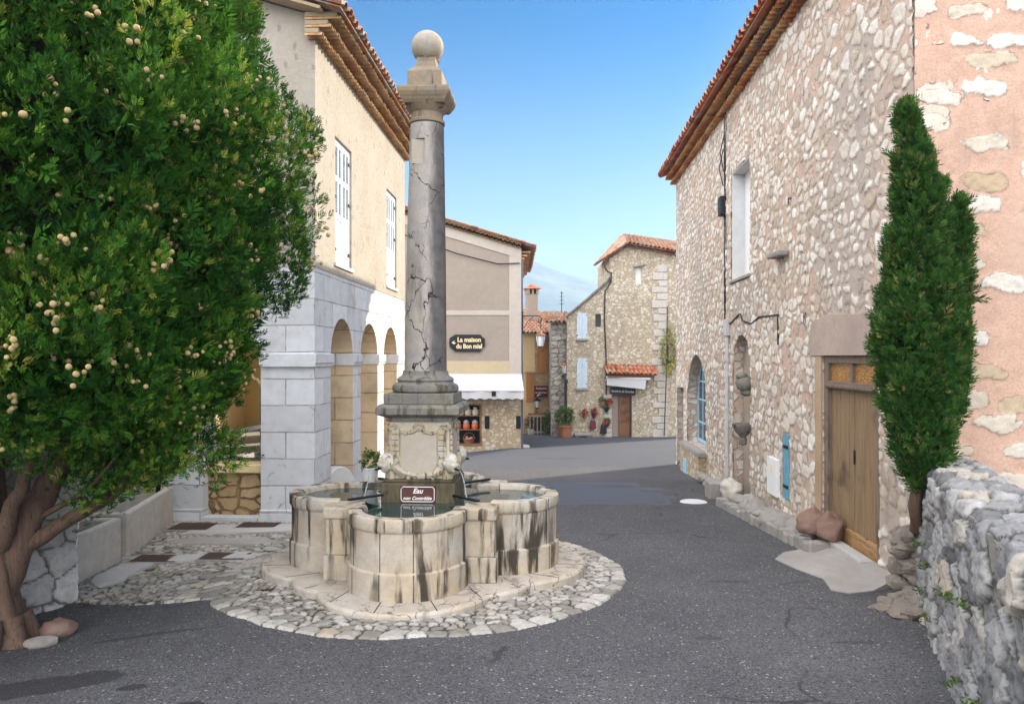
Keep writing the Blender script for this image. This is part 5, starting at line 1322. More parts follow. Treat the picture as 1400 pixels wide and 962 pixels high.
tag(m.build('cones', M['cone'], BT, 60), kind='stuff')

# ---- the slim young cypress against the pink gable
rng = np.random.default_rng(8)
SX, SY, SZ = 3.86, 7.02, .62
ST = empty('cypress_tree', (SX, SY, SZ), 0, 'slim young cypress with three tips rising before the pink gable', 'tree')
def column_crown(ax, zs, rs, n, per, seed, csz=(.07, .17), L=(.05, .12)):
    r = np.random.default_rng(seed); z = r.uniform(zs[0], zs[-1], n); th = r.uniform(0, 2 * PI, n); R_ = np.interp(z, zs, rs)
    cr = np.minimum(r.uniform(*csz, n), R_ * .6 + .02); Rr = np.maximum(R_ * r.uniform(.75, 1.05, n) - cr * .7, 0)
    c = np.stack([ax(z)[0] + Rr * np.cos(th), ax(z)[1] + Rr * np.sin(th), z], 1); o = np.stack([np.cos(th), np.sin(th), .3 + 0 * th], 1); o /= np.linalg.norm(o, axis=1)[:, None]
    P, A = clump_points(c, cr, o, per, r, up=1.15, zst=1.5, fuzz=.45)
    return P, A, r.uniform(*L, len(P))
cs = [column_crown(lambda z: (3.93 - .045 * (z - 1.3) + .05 * np.sin(z * 2.1), 6.95 + 0 * z), [1.28, 1.5, 1.8, 2.1, 2.35, 2.75, 3.2, 3.6, 4.0, 4.4, 4.7, 4.86], [.10, .22, .27, .25, .31, .33, .30, .25, .18, .12, .06, .02], 250, 54, 1),
      column_crown(lambda z: (3.98 + .03 * (z - 2) + 0 * z, 6.90 + 0 * z), [1.75, 2.1, 2.5, 2.9, 3.2, 3.4], [.12, .22, .25, .21, .12, .02], 130, 54, 2),
      column_crown(lambda z: (4.12 + .085 * (z - 2.4) + 0 * z, 6.92 + 0 * z), [2.2, 2.6, 3.0, 3.4, 3.75, 4.0], [.08, .14, .14, .09, .06, .01], 70, 46, 3),
      column_crown(lambda z: (4.05 + .02 * (z - 3.5) + 0 * z, 6.9 + 0 * z), [3.3, 3.6, 3.9, 4.15], [.10, .08, .04, .01], 16, 22, 4),
      column_crown(lambda z: (3.74 + 0 * z, 6.9 + 0 * z), [2.0, 2.2, 2.4], [.08, .13, .03], 14, 30, 5)]
P_ = np.concatenate([c[0] for c in cs]); A_ = np.concatenate([c[1] for c in cs]); L_ = np.concatenate([c[2] for c in cs]); L_ = np.where(np.random.default_rng(4).random(len(L_)) < .10, L_ * 1.5, L_)
V, F, T = sprays(P_, A_, L_, rng, 11, .11, .65)
link('crown', np_mesh('crown', V - np.array([SX, SY, SZ]), F, False, {'tint': T}), M['leaf_dark'], ST)
m = MB(); m.tube([(.24, .36, -.1), (.19, .28, .08), (.10, .12, .28), (-.02, -.04, .45), (.02, -.06, .75), (.08, -.07, 1.3), (.06, -.07, 2.4), (.05, -.07, 4.0)], [.085, .075, .065, .058, .05, .045, .03, .01], 16, .04, True, .05).build('trunk', M['bark'], ST, 60)
MB().tube([(.04, -.06, .9), (.2, -.08, 1.5), (.33, -.1, 2.3), (.42, -.1, 3.1)], [.03, .025, .02, .008], 8).build('limb', M['bark'], ST, 60)

def leafy(name, parent, centre, rad, n, size, mat, seed, upd=.5):
    r = np.random.default_rng(seed); d = r.normal(size=(n, 3)); d /= np.linalg.norm(d, axis=1)[:, None]
    P = np.array(centre) + d * r.uniform(.3, 1, n)[:, None] ** .6 * np.array(rad); A = d + np.array([0, 0, upd]) + r.normal(0, .4, (n, 3))
    V, F, T = sprays(P, A, r.uniform(size * .7, size * 1.3, n), r, 5, .45, .8)
    return link(name, np_mesh(name, V, F, False, {'tint': T}), mat, parent)
leafy('leaves', pt, (0, 0, .27), (.10, .10, .11), 60, .09, M['leaf_pot'], 2)
# ------------------------------------------------------------------ honey shop in the middle
SH = empty('shop_house', (.35, 28.8, -1.1), 0, 'grey-beige rendered shop house with a rubble ground floor and a sloping tiled eave', 'house')
g0 = -1.1
def zz(z): return z - g0
lowb = MB().box(-8, 0, 0, 8, -1.2, zz(1.75)).build('ground_floor', M['shopstone'], SH)
carve(lowb, MB().box(-3.4, -1.55, -.2, .45, zz(-.98), zz(.66)))
# upper floors: the gable slopes down to the right
upb = MB().prism([(-8, zz(1.75)), (.0, zz(1.75)), (.0, zz(6.75)), (-8, zz(6.75) + 2.4)], 'y', -.02, 8).build('upper_floors', M['shopwall'], SH)
tr = MB().box(-.46, .012, -.05, .3, zz(1.78), zz(6.55)).box(-8, -.46, -.045, .2, zz(4.15), zz(4.33))
tr.add([(-8, -.06, zz(8.75)), (.02, -.06, zz(6.35)), (.02, -.06, zz(6.75)), (-8, -.06, zz(9.15)), (-8, .2, zz(8.75)), (.02, .2, zz(6.35)), (.02, .2, zz(6.75)), (-8, .2, zz(9.15))], [(0, 1, 2, 3), (4, 7, 6, 5), (0, 4, 5, 1), (1, 5, 6, 2), (3, 2, 6, 7)])
tr.build('render_band', plaster('band_render', (.52, .47, .40), (.47, .42, .355), 1, .3), SH)
MB().box(-2.9, -.05, -.03, .1, zz(1.76), zz(2.35)).build('ochre_band', plaster('ochre_band', (.55, .45, .28), (.49, .40, .26), 1, .3), SH)
f = lambda s, o, z: (.0 - s * CA, -.04 - o, z + s * SA)
for k in range(2):
    g_ = MB(); eave_row(g_, 8.2, -.1, .13 + .14 * k, zz(6.72) + .13 * k, .085, f, .0); g_.build('verge_tiles', M['tiles_ochre'], SH, 50)
fe = lambda s, o, z: (o, s, z)
for k in range(3):
    g_ = MB(); eave_row(g_, 8.0, -.1, .13 + .13 * k, zz(6.35) + .13 * k, .08, fe, .03); g_.build('eave_tiles', M['tiles_ochre'], SH, 50)
rf = MB(); tile_roof(rf, 8.6, 9, lambda s, t_, h: (.55 - t_ * CA + h * SA, s, zz(6.80) + t_ * SA + h * CA), -.35); rf.build('roof', M['tiles'], SH, 50)
# display opening with shelves
dw = MB(); dw.box(-1.62, -1.55, -.03, .42, zz(-.98), zz(.66)); dw.box(-3.4, -1.62, -.03, .42, zz(.60), zz(.66)); dw.box(-3.4, -1.62, -.03, .42, zz(-.98), zz(-.90))
dw = dw.build('display_window', M['brown_door'], SH)
MB().box(-3.4, -1.62, .40, .44, zz(-.90), zz(.60)).build('back_panel', M['dark'], dw)
for z_ in (.19, -.36): MB().box(-3.4, -1.62, .0, .40, zz(z_) - .02, zz(z_) + .02).build('shelf', M['brown_door'], dw)
for x_ in (-1.33, -.10): MB().box(x_ - .09, x_ + .09, -.02, .03, zz(-.32), zz(.19)).build('vent_slot', M['iron'], SH)
m = MB(); m.tube([(-8, -.1, zz(8.5)), (-5, -.12, zz(7.45)), (-2.5, -.12, zz(6.55)), (-.9, -.1, zz(6.15)), (-.05, -.1, zz(6.18))], .022, 6).build('wall_cable', M['cable'], SH)
MB().tube([(.045, -.03, 0), (.045, -.03, zz(6.3))], .04, 8).build('downpipe', plain('bluish_pipe', (.10, .09, .16), .5), SH)
MB().prism([(0, 0), (.35, .0), (.12, .28), (0, .2)], 'z', -.3, .14).build('corner_stone', M['trough'], SH, None, .03)

def at(o, x, y, z): o.location = (.35 + x, 28.8 + y, z); return o
jarp = [(0, 0), (.10, 0), (.135, .07), (.135, .17), (.10, .22), (.10, .25), (0, .25)]
def jar(x, z, mb_, ml_, label, group, first=[None]):
    o = MB().lathe(jarp, 16).build('honey_jar', mb_, None, 40); at(o, x, .18, z)
    MB().lathe([(0, .36), (.05, .35), (.10, .30), (.125, .245), (.10, .24), (0, .24)], 14).build('lid', ml_, o, 40)
    tag(o, label, 'jar', group)
for k in range(4): jar(-1.82 - .34 * k, -.34, M['jar_red'], M['jar_grey'], 'orange jar with grey lid on the middle shelf of the shop display', 'orange jars on the middle shelf')
for k in range(5):
    o = MB().lathe([(0, 0), (.11, 0), (.14, .08), (.12, .18), (.07, .23), (.08, .30), (0, .30)], 14).build('cream_jug', M['cream_jar'], None, 40); at(o, -1.80 - .29 * k, .16, .212)
    MB().tube([(.11, 0, .20), (.19, 0, .18), (.18, 0, .08), (.13, 0, .06)], .014, 6).build('handle', M['cream_jar'], o, 40)
    tag(o, 'cream jug standing on the top shelf of the shop display', 'jug', 'cream jugs on the top shelf')
for k, (x_, mt, lb) in enumerate(((-2.05, 'wicker', 'low wicker basket of pinkish wares at the display bottom, nearer the window edge'), (-2.65, 'wicker', 'low wicker basket at the display bottom, nearer the fountain column'))):
    o = MB().lathe([(.0, 0), (.18, 0), (.24, .16), (.255, .18), (.23, .18), (.18, .05), (0, .05)], 20).build('basket', M[mt], None, 40); at(o, x_, .16, -.90)
    m = MB()
    for q in range(9): m.ball((random.uniform(-.13, .13), random.uniform(-.12, .12), .15 + random.uniform(-.02, .07)), .055, 8, 6, .15)
    m.build('wares', M['pinkflower' if k == 0 else 'jar_grey'], o, 60); MB().tube([(.22 * math.cos(q), 0, .17 + .24 * math.sin(q)) for q in np.linspace(0, PI, 11)], .013, 6).build('handle', M['wicker'], o)
    tag(o, lb, 'basket')
# awning
aw = empty('awning', (.35, 28.75, 0), 0, 'white folding awning with scalloped valance over the shop display', 'awning')
m = MB(); m.add([(-4.2, 0, 1.84), (.03, 0, 1.84), (.10, -.62, 1.22), (-4.2, -.62, 1.22), (-4.2, 0, 1.81), (.03, 0, 1.81), (.10, -.62, 1.19), (-4.2, -.62, 1.19)], [(0, 3, 2, 1), (4, 5, 6, 7), (0, 4, 7, 3), (1, 2, 6, 5), (2, 3, 7, 6), (0, 1, 5, 4)]).build('canopy', M['canvas'], aw)
m = MB(); n = 150; vs = []
for k in range(n + 1):
    x_ = -4.2 + 4.3 * k / n; y_ = -.625 - .02 * math.sin(x_ * 7); vs += [(x_, y_, 1.20), (x_, y_, .86 + .05 * abs(math.sin(x_ * 9))), (x_, y_ + .006, 1.20), (x_, y_ + .006, .86 + .05 * abs(math.sin(x_ * 9)))]
fs = []
for k in range(n): a = 4 * k; fs += [(a, a + 1, a + 5, a + 4), (a + 2, a + 6, a + 7, a + 3), (a + 1, a + 3, a + 7, a + 5)]
m.add(vs, fs).build('valance', M['canvas'], aw)
MB().tube([(-4.2, -.62, 1.2), (.12, -.62, 1.2)], .03, 8).tube([(.06, -.02, 1.55), (.09, -.6, 1.19)], .022, 6).build('frame', M['pipe'], aw)
m = MB().obox((-1.05, -.64, 1.10), .16, .02, .2); m.build('clip', M['dark'], aw)
# sign
sg = empty('shop_sign', (-1.75, 28.74, 3.05), 0, 'black arrow-ended shop sign reading La maison du Bon miel', 'sign')
ol = [(-.72, .02), (-.70, .20), (-.48, .335), (.52, .335), (.60, .22), (.68, .18), (.68, -.12), (.58, -.20), (.50, -.335), (-.48, -.335), (-.70, -.14)]
MB().prism(ol[::-1], 'y', -.04, .0).build('board', M['black'], sg, None, .01)
text('lettering', 'La maison', .25, M['gold'], sg, (.07, -.046, .125), (PI / 2, 0, 0), .004, 0, .009, .92)
text('lettering', 'du Bon miel', .25, M['gold'], sg, (.07, -.046, -.13), (PI / 2, 0, 0), .004, 0, .009, .84)
MB().prism([(-.62, .02), (-.50, .10), (-.53, .03), (-.45, .0), (-.53, -.05)], 'y', -.05, -.038).build('bee_emblem', M['gold'], sg)
# wrought-iron lantern on the corner
lt = empty('street_lantern', (.42, 28.75, 4.0), 0, 'wrought-iron bracket lantern hanging from the shop house corner', 'lantern')
m = MB(); m.tube([(0, 0, .12), (.55, 0, .12), (.66, 0, .10), (.74, 0, .02), (.74, 0, -.10), (.66, 0, -.14), (.60, 0, -.08), (.64, 0, -.02)], .017, 6).tube([(0, 0, -.42), (.2, 0, -.1), (.36, 0, .02), (.42, 0, .12)], .012, 6).tube([(.7, 0, -.02), (.70, 0, -.44)], .012, 6).box(-.03, .02, -.03, .03, -.6, .3)
m.build('bracket', M['iron'], lt)
def lantern_head(name, loc, parent, s=1.0, top='iron'):
    b = MB()
    for z0, z1, r0, r1 in ((0, -.42, .20, .12),):
        for a in range(4):
            q = PI / 4 + a * PI / 2; b.tube([(r0 * s * math.cos(q), r0 * s * math.sin(q), z0), (r1 * s * math.cos(q), r1 * s * math.sin(q), z1 * s)], .012 * s, 5)
    b.lathe([(0, .24 * s), (.03 * s, .22 * s), (.08 * s, .12 * s), (.23 * s, .02 * s), (.23 * s, -.01 * s), (0, -.01 * s)], 4).lathe([(0, -.41 * s), (.13 * s, -.41 * s), (.06 * s, -.46 * s), (0, -.52 * s)], 4)
    o = b.build(name, M[top], parent, None, 0, loc, PI / 4 * 0)
    MB().lathe([(.185 * s, -.01 * s), (.112 * s, -.41 * s)], 4, (0, 0, 0)).build('glass', M['lglass'], o).rotation_euler = (0, 0, 0)
    return o
lantern_head('lantern_head', (.70, 0, -.66), lt, 1.0, 'brown_door')
# open dark shutter at its side
o = MB().box(0, .06, -1.3, -.55, 0, 1.62).build('open_shutter', M['green_black'], None, None, 0, (.47, 30.2, -1.12), R(-28))
MB().box(-.01, .07, -1.2, -.65, .2, 1.45).build('panel', M['black'], o); tag(o, 'tall dark green door leaf standing open at the shop corner', 'door leaf')

# ------------------------------------------------------------------ restaurant house in the gap
RS = empty('restaurant_house', (2.35, 40.2, -1.7), R(14), 'small rubble house coloured warm as if sunlit, with orange shutters, seen through the gap', 'house')
wl_ = MB().box(-5, 0, 0, 6, -1, 5.55).build('wall', M['warmwall'], RS)  # warm orange wall colour stands in for sunlight on it
wl2 = MB().box(-5, -1.15, -.012, .1, 0, 5.5).build('sun_toned_render', M['ochre'], RS)
rf = MB(); tile_roof(rf, 5.6, 6, lambda s, t_, h: (s, -.35 + t_ * CA - h * SA, 5.5 + t_ * SA + h * CA), -5.2); rf.build('roof', M['tiles'], RS, 50)
for x0, x1, z0, z1 in ((-1.0, -.42, 3.35, 5.0), (-1.62, -1.12, 1.75, 3.3)):
    sh_ = MB().box(x0, (x0 + x1) / 2 - .005, -.06, -.02, z0, z1).box((x0 + x1) / 2 + .005, x1, -.06, -.02, z0, z1).box(x0, x1, -.075, -.06, z0 + .15, z0 + .22).box(x0, x1, -.075, -.06, z1 - .25, z1 - .18)
    sh_.build('shutter', M['orange_shutter'], RS)
    MB().box(x0 - .08, x1 + .1, -.09, .02, z1 + .02, z1 + .10).build('lintel', M['rock'], RS)
m = MB().box(-.3, .3, -.3, .3, 0, 1.65).build('chimney', M['shopwall'], RS, None, .02, (-.6, 2.6, 6.2))
MB().box(-.34, -.2, -.34, .34, 1.65, 1.95).box(.2, .34, -.34, .34, 1.65, 1.95).box(-.05, .05, -.34, .34, 1.65, 1.95).build('chimney_vent', M['shopwall'], m)
MB().add([(-.48, -.48, 1.95), (.48, -.48, 1.95), (.48, .48, 1.95), (-.48, .48, 1.95), (0, 0, 2.25)], [(0, 3, 2, 1), (0, 1, 4), (1, 2, 4), (2, 3, 4), (3, 0, 4)]).build('chimney_cap', M['tiles_red'], m)
sg = empty('restaurant_sign', (1.58, 39.86, .63), R(14), 'maroon board with white writing announcing the restaurant', 'sign')
MB().box(-.38, .38, -.03, 0, -.31, .31).build('board', M['maroon'], sg)
text('lettering', 'Restaurant', .155, M['letter'], sg, (0, -.034, .17), (PI / 2, 0, 0), .002, .2, .002, .9)
text('lettering', 'Au vieux four', .135, M['letter'], sg, (0, -.034, -.06), (PI / 2, 0, 0), .002, 0, .002, .88)
MB().prism([(-.25, -.28), (-.2, -.27), (-.15, -.19), (-.04, -.2), (-.04, -.15), (-.16, -.14), (-.23, -.2)][::-1] and [(-.25, -.28), (-.2, -.27), (-.16, -.2), (-.04, -.2), (-.04, -.15), (-.17, -.14), (-.23, -.2)], 'y', -.04, -.03).build('arrow', M['letter'], sg)
la = empty('lantern', (1.36, 39.35, -1.7), 0, 'small dark standing lantern before the restaurant wall', 'lantern')
MB().tube([(0, 0, 0), (0, 0, 1.3)], .03, 8).lathe([(.12, 0), (.12, .04), (0, .05)], 12).build('post', M['iron'], la); lantern_head('lantern_head', (0, 0, 1.85), la, .9)
# postcard stand
ps = empty('display_stand', (1.35, 38.9, -1.62), R(10), 'wooden display stand of books and cards before the restaurant', 'stand')
m = MB()
for x_ in (-.4, -.2, .0, .2, .4): m.box(x_ - .025, x_ + .025, -.02, .02, 0, 1.0)
m.box(-.45, .45, -.05, .3, .98, 1.03).box(-.45, .45, .0, .3, .1, .14).build('frame', M['cream_jar'], ps)
m = MB()
for k in range(8): m.obox((-.42 + .12 * k, .1, 1.09), .10, .14, .1, Matrix.Rotation(random.uniform(-.4, .4), 3, 'Z'))
m.build('wares', M['pot'], ps)
m = MB()
for k in range(4): m.box(-.37 + .2 * k, -.23 + .2 * k, .12, .16, .2, .9)
m.build('cards', M['plaque'], ps)
fp = empty('flower_bush', (2.0, 38.6, -1.62), 0, 'leafy yellow-green bush beside the display stand', 'plant'); leafy('leaves', fp, (0, 0, .6), (.35, .3, .6), 260, .22, M['leaf_pot'], 5); MB().tube([(0, 0, -.1), (0, 0, .6)], .03, 6).build('stem', M['bark'], fp)
fq = empty('flower_pot', (.98, 39.0, -1.62), 0, 'pink flowering plant in a small white pot behind the display stand', 'potted plant'); MB().lathe([(0, 0), (.13, 0), (.18, .3), (.15, .3), (0, .25)], 14).build('pot', M['white'], fq, 40)
leafy('leaves', fq, (0, 0, .6), (.22, .2, .35), 120, .16, M['leaf_pot'], 6)
m = MB()
for k in range(16): m.ball((random.gauss(0, .12), random.gauss(0, .1), .85 + random.gauss(0, .12)), .05, 7, 5, .2)
m.build('flowers', M['pinkflower'], fq)

# ------------------------------------------------------------------ far stone house
FH = empty('village_house', (2.74, 36.5, -1.6), 0, 'large grey-beige rubble house closing the street, with a hipped tile roof', 'house')
def fz(z): return z + 1.6
ol = [(0, -1), (5.6, -1), (5.6, fz(7.71)), (3.05, fz(8.2)), (2.12, fz(7.6)), (2.12, fz(6.33)), (0, fz(4.54))]
wl_ = MB().prism(ol, 'y', 0, 5).build('wall', M['farstone'], FH)
cut = MB(); cut.box(2.06 + .18, 3.24, -.3, .55, fz(-1.56), fz(.62)); cut.box(1.42, 1.70, -.3, .3, fz(4.0), fz(4.65)); cut.box(3.42, 3.75, -.3, .22, fz(6.15), fz(6.98))
for z0, z1 in ((3.42, 4.70), (.96, 2.44)): cut.box(.50, 1.02, -.3, .05, fz(z0), fz(z1))
carve(wl_, cut)
q = MB(); z_ = -.3; k = 0
while z_ < 8.4:
    hq = random.uniform(.28, .42); wd = (.75 if k % 2 else .48) + random.uniform(-.06, .06); q.box(5.0 - wd + .02, 5.02, -.05, .5, z_, z_ + hq - .03); z_ += hq; k += 1
q.build('quoins', M['trough'], FH, None, .02)
MB().box(5.02, 7.5, .5, 5, -1, fz(7.2)).build('side_wall', M['greystone'], FH)
for z0, z1 in ((3.42, 4.70), (.96, 2.44)):
    s_ = MB().box(.50, .755, -.02, .03, fz(z0), fz(z1)).box(.765, 1.02, -.02, .03, fz(z0), fz(z1)).build('shutter', M['lblue'] if False else plain('pale_shutter', (.55, .66, .74), .5), FH)
    m = MB()
    for x_ in (.52, .98):
        for t_ in (.12, .9): m.box(x_ - .02, x_ + .02, -.03, -.02, fz(z0) + (z1 - z0) * t_, fz(z0) + (z1 - z0) * t_ + .05)
    m.build('hinge', M['iron'], s_); MB().box(.46, 1.06, -.12, .02, fz(z0) - .1, fz(z0) - .02).build('sill', M['rock'], s_)
MB().box(3.42, 3.75, .15, .2, fz(6.15), fz(6.98)).build('window', M['white'], FH); MB().obox((3.6, -.06, fz(7.08)), .62, .2, .09, Matrix.Rotation(-.2, 3, 'Y')).build('lintel', M['rock'], FH)
MB().box(1.42, 1.70, .12, .16, fz(4.0), fz(4.65)).build('window', M['glass'], FH)
dr = MB().box(2.62, 3.20, .22, .28, fz(-1.56), fz(.60)).build('door', M['brown_door'], FH); MB().box(2.70, 3.12, .20, .22, fz(-1.4), fz(-.6)).box(2.70, 3.12, .20, .22, fz(-.45), fz(.45)).build('door_panel', M['brown_door'], dr)
MB().box(2.245, 2.62, .30, .36, fz(-1.56), fz(.60)).build('door_jamb', M['shopwall'], FH); MB().box(2.2, 3.3, -.25, .3, fz(-1.62), fz(-1.53)).build('doorstep', M['pale_slab'], FH)
m = MB()
for k in range(9): m.box(1.85 + random.uniform(-.03, .05), 2.235, -.05, .3, fz(-1.5) + .24 * k, fz(-1.5) + .24 * k + .22)
m.build('jamb_stones', M['trough'], FH, None, .02)
# eaves and roof planes
def slope_roof(name, a, b, c, d, mat, par):
    """tiles on the plane a-b (eave, left to right) up to d-c"""
    a, b, c, d = map(Vector, (a, b, c, d)); L_ = (b - a).length; D_ = ((d - a).length + (c - b).length) / 2; e_ = (b - a).normalized(); up_ = ((c + d) / 2 - (a + b) / 2).normalized(); n_ = e_.cross(up_).normalized()
    if n_.z < 0: n_ = -n_
    def f(s, t_, h):
        u_ = s / L_; lo_ = a.lerp(b, u_); hi_ = d.lerp(c, u_); return tuple(lo_.lerp(hi_, t_ / D_) + n_ * h)
    m = MB(); tile_roof(m, L_, D_, f); return m.build(name, mat, par, 50)
slope_roof('roof', (2.95, -.45, fz(8.12)), (5.85, -.45, fz(7.62)), (6.1, 3.2, fz(8.75)), (3.25, 2.6, fz(9.05)), M['tiles'], FH)
slope_roof('roof', (1.75, 3.2, fz(7.45)), (1.75, -.35, fz(7.32)), (2.95, -.45, fz(8.12)), (3.25, 2.6, fz(9.05)), M['tiles'], FH)
sl_ = Vector((3.05 - 2.12, 0, 8.05 - 7.46)).normalized()
for k in range(2):
    m = MB(); eave_row(m, 1.5, -.1, .13 + .12 * k, .0, .075, lambda s, o, z: (1.83 + s * sl_.x - (z + .12 * k) * sl_.z * .6, -o, fz(7.21) + s * sl_.z + (z + .10 * k)), 0); m.build('verge_tiles', M['tiles_orange'], FH, 50)
    m = MB(); eave_row(m, 2.7, -.1, .13 + .12 * k, .0, .075, lambda s, o, z: (3.0 + s, -o, fz(7.98) - s * .19 + z + .10 * k), 0); m.build('eave_tiles', M['tiles_orange'], FH, 50)
mp_ = MB(); mp_.tube([(-.05, -.1, fz(4.50)), (1.0, -.1, fz(5.38)), (2.0, -.1, fz(6.26)), (2.15, -.1, fz(6.45))], .07, 8).build('sloping_coping', M['dark_stone'], FH)
MB().tube([(1.80, -.2, fz(7.30)), (1.86, -.2, fz(6.95)), (2.05, -.1, fz(6.72)), (2.2, -.06, fz(6.7)), (2.2, -.06, fz(6.3)), (2.05, -.05, fz(6.0)), (1.9, -.05, fz(5.8)), (1.86, -.05, fz(4.5)), (1.95, -.05, fz(2.4)), (1.96, -.05, fz(.6))], .035, 8).build('downpipe', M['rust'], FH)
MB().tube([(5.03, -.06, fz(2.2)), (5.03, -.06, fz(3.1))], .03, 6).build('wall_iron', M['iron'], FH)
slope_roof('roof', (5.55, .15, fz(7.25)), (7.9, .15, fz(7.2)), (7.9, 4.6, fz(8.45)), (5.55, 4.6, fz(8.5)), M['tiles'], FH)
# stair tower to its left
MB().box(-.72, .0, .6, 5, -1, fz(4.3)).build('tower_wall', M['greystone'], FH)
m = MB(); z_ = -.2
while z_ < 5.8: hq = random.uniform(.26, .4); wd = random.uniform(.35, .66); m.box(-.75, -.75 + wd, .55, .9, z_, z_ + hq - .03); z_ += hq
m.build('quoins', M['greystone'], FH, None, .02)
rf = MB(); tile_roof(rf, 1.3, 2.2, lambda s, t_, h: (s, .3 + t_ * CA - h * SA, fz(4.25) + t_ * SA + h * CA), -1.1); rf.build('tower_roof', M['tiles'], FH, 50)
# lean-to canopy over the shop door
cp = empty('tiled_canopy', (2.74, 36.5, 0), 0, 'red tiled canopy on the far house wall above the white rolled awning', 'canopy')
slope_roof('tiles', (1.95, -.75, 1.72), (4.35, -.75, 1.62), (4.3, 0.0, 2.05), (1.9, 0.0, 2.1), M['tiles_red'], cp)
MB().box(1.98, 4.25, -.6, -.02, 1.50, 1.60).build('soffit', M['brown_door'], cp)
ra = empty('rolled_awning', (2.74, 36.5, 0), 0, 'white rolled-up awning under the red tiled canopy', 'awning')
m = MB(); m.add([(1.92, -.5, 1.55), (3.85, -.62, 1.45), (3.78, -.66, .92), (1.92, -.54, 1.12), (1.92, -.45, 1.55), (3.85, -.57, 1.45), (3.78, -.61, .92), (1.92, -.49, 1.12)], [(0, 3, 2, 1), (4, 5, 6, 7), (0, 1, 5, 4), (3, 7, 6, 2), (0, 4, 7, 3), (1, 2, 6, 5)]).build('cloth', M['canvas'], ra)
MB().tube([(1.9, -.45, 1.5), (4.05, -.6, 1.42)], .07, 10).tube([(4.0, -.6, 1.42), (4.0, -.05, 1.2)], .03, 6).tube([(1.95, -.45, 1.5), (1.95, -.02, 1.3)], .03, 6).build('roller', M['white'], ra, 40)
sg = empty('door_sign', (5.52, 36.43, .80), 0, 'dark slanting name board above the brown door of the far house', 'sign')
bd = MB().box(-.62, .62, -.03, .03, -.17, .17).build('board', M['black'], sg); bd.rotation_euler = (0, R(3), 0)
text('lettering', 'La source de Gourdon', .17, M['letter'], bd, (0, -.034, .0), (PI / 2, 0, 0), .002, 0, .003, .72)
# lantern and dark downpipe at the tower corner
cl_ = empty('wall_lantern', (2.66, 37.0, 2.0), 0, 'red-topped lantern on a bracket at the stair tower corner', 'lantern')
lantern_head('lantern_head', (0, -.3, .1), cl_, 1.0, 'tiles_red'); MB().tube([(0, .05, -.5), (-.15, -.2, -.45), (0, -.3, -.4)], .02, 6).build('bracket', M['iron'], cl_)
o = MB().tube([(0, 0, 0), (0, 0, 2.2)], .07, 10).build('cast_iron_pipe', plain('brown_iron', (.05, .022, .018), .5), None, 40, 0, (2.68, 36.42, -.95)); MB().box(-.09, .09, -.09, .09, 2.15, 2.32).box(-.1, .1, -.1, .1, -.04, .1).build('collar', M['green_black'], o); tag(o, 'dark brown cast-iron pipe on the corner of the far house', 'pipe')
# planters and wall pots
tp = empty('planter_pot', (2.6, 36.0, -1.5), 0, 'big terracotta planter with a green bush at the far house corner', 'potted plant')
MB().lathe([(0, 0), (.28, 0), (.36, .55), (.40, .58), (.40, .66), (.33, .66), (.3, .5), (0, .5)], 24).build('pot', M['pot'], tp, 40); leafy('leaves', tp, (0, 0, 1.05), (.42, .35, .45), 240, .22, M['leaf_pot'], 9)
def wall_pot(x, z, col, lb, fl=True):
    o = empty('wall_pot', (x, 36.36, z), 0, lb, 'wall pot', 'small pots hung on the far house wall')
    MB().lathe([(0, -.12), (.08, -.12), (.13, .1), (.10, .1), (0, .05)], 14).build('pot', M[col], o, 40)
    leafy('leaves', o, (0, -.02, .16), (.14, .1, .14), 60, .12, M['leaf_pot'], int(abs(x * 100)))
    if fl:
        m = MB()
        for k in range(10): m.ball((random.gauss(0, .09), -.06 + random.gauss(0, .04), .16 + random.gauss(0, .08)), .045, 7, 5, .2)
        m.build('flowers', M['flower'], o)
wall_pot(4.49, .20, 'pot', 'wall pot of green leaves highest beside the name board, no flowers', False)
wall_pot(4.86 - .02, .10, 'pot', 'terracotta wall pot with red flowers right beside the door jamb')
wall_pot(4.70, -.10, 'green_black', 'green wall pot just under the highest pair', False)
wall_pot(3.62, -.42, 'pot', 'wall pot with red flowers farthest from the brown door')
wall_pot(4.08, -.38, 'maroon', 'wall pot with red flowers above the maroon bag on the wall')
wall_pot(4.72, -.85, 'green_black', 'low dark wall pot with red flowers near the door foot')
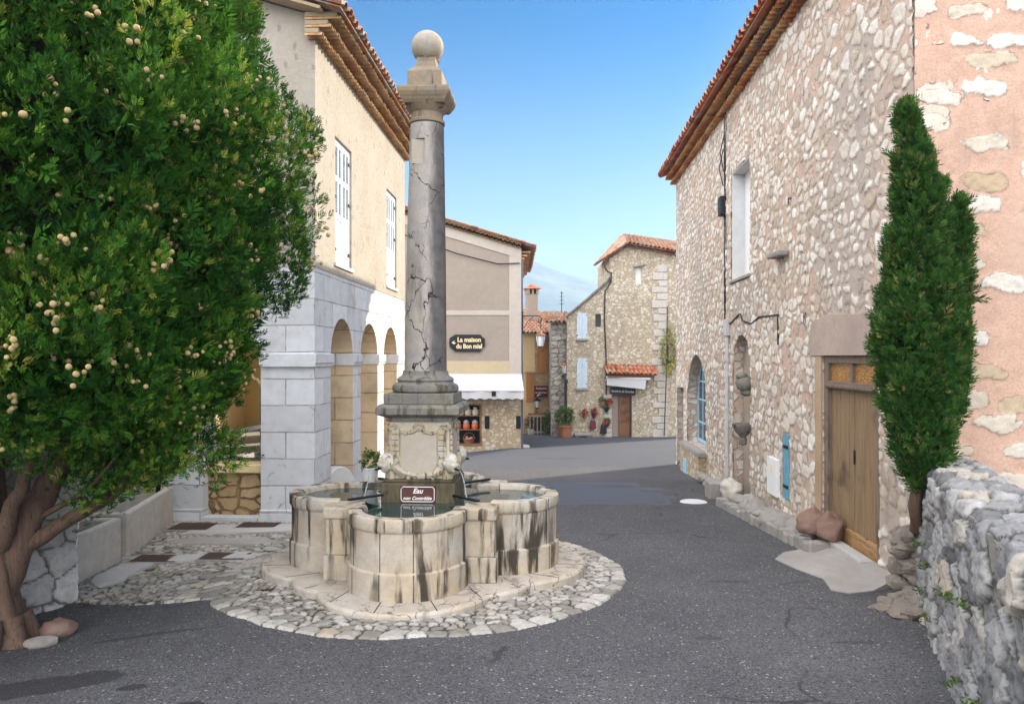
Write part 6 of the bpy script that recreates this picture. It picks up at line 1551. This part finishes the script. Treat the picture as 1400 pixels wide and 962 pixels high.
for x_, z_, mt, lb in ((4.02, -.85, 'maroon', 'maroon cloth bag hanging on the far house wall'), (4.55, -1.08, 'black', 'dark blue-black bag hanging by the door foot')):
    o = MB().add([(-.13, -.06, .2), (.13, -.06, .2), (.13, .06, .2), (-.13, .06, .2), (-.16, -.09, -.22), (.16, -.09, -.22), (.16, .07, -.22), (-.16, .07, -.22)], [(0, 1, 2, 3), (4, 7, 6, 5), (0, 4, 5, 1), (1, 5, 6, 2), (2, 6, 7, 3), (3, 7, 4, 0)]).build('bag', M[mt], None, None, .03, (x_, 36.38, z_))
    MB().tube([(.08 * math.cos(q), -.02, .18 + .16 * math.sin(q)) for q in np.linspace(0, PI, 9)], .012, 5).build('handle', M[mt], o); tag(o, lb, 'bag')
o = MB().obox((0, 0, 0), .85, .4, .12).build('stone_bench', M['rock'], None, None, .03, (3.5, 36.25, -1.33)); MB().box(-.35, -.2, -.15, .15, -.4, -.06).box(.2, .35, -.15, .15, -.4, -.06).build('leg', M['rock'], o); tag(o, 'low dark stone bench against the far house wall', 'bench')
vy = empty('climbing_vine', (7.55, 36.3, 1.6), 0, 'yellow-green climbing vine on the corner quoins of the far house', 'plant'); leafy('leaves', vy, (.25, -.05, 1.2), (.4, .2, 1.3), 260, .2, M['leaf_yellow'], 12, -.2); MB().tube([(0, 0, -3), (.1, -.05, 0), (.15, -.05, 3.4)], .03, 6).build('stem', M['bark'], vy)
an = empty('antenna', (2.62, 38.6, 4.6), 0, 'thin television antenna on the stair tower roof', 'antenna')
m = MB().tube([(0, 0, -.3), (0, 0, 1.35)], .02, 6)
for z_ in (.7, .9, 1.1, 1.28): m.tube([(-.16 + .06 * z_, 0, z_), (.16 - .06 * z_, 0, z_)], .012, 5)
m.build('mast', M['iron'], an)
# ------------------------------------------------------------------ air
hz = NT('haze'); v = hz.n('VolumePrincipled', {'Color': (.42, .68, 1.0), 'Density': .0007, 'Anisotropy': .3}); o_ = hz.n('OutputMaterial'); hz.t.links.new(v.outputs[0], o_.inputs[1])
tag(MB().box(-950, 950, -80, 1050, -5, 112).build('haze', hz.m, None), 'pale haze filling the air towards the hill', 'haze', kind='stuff')
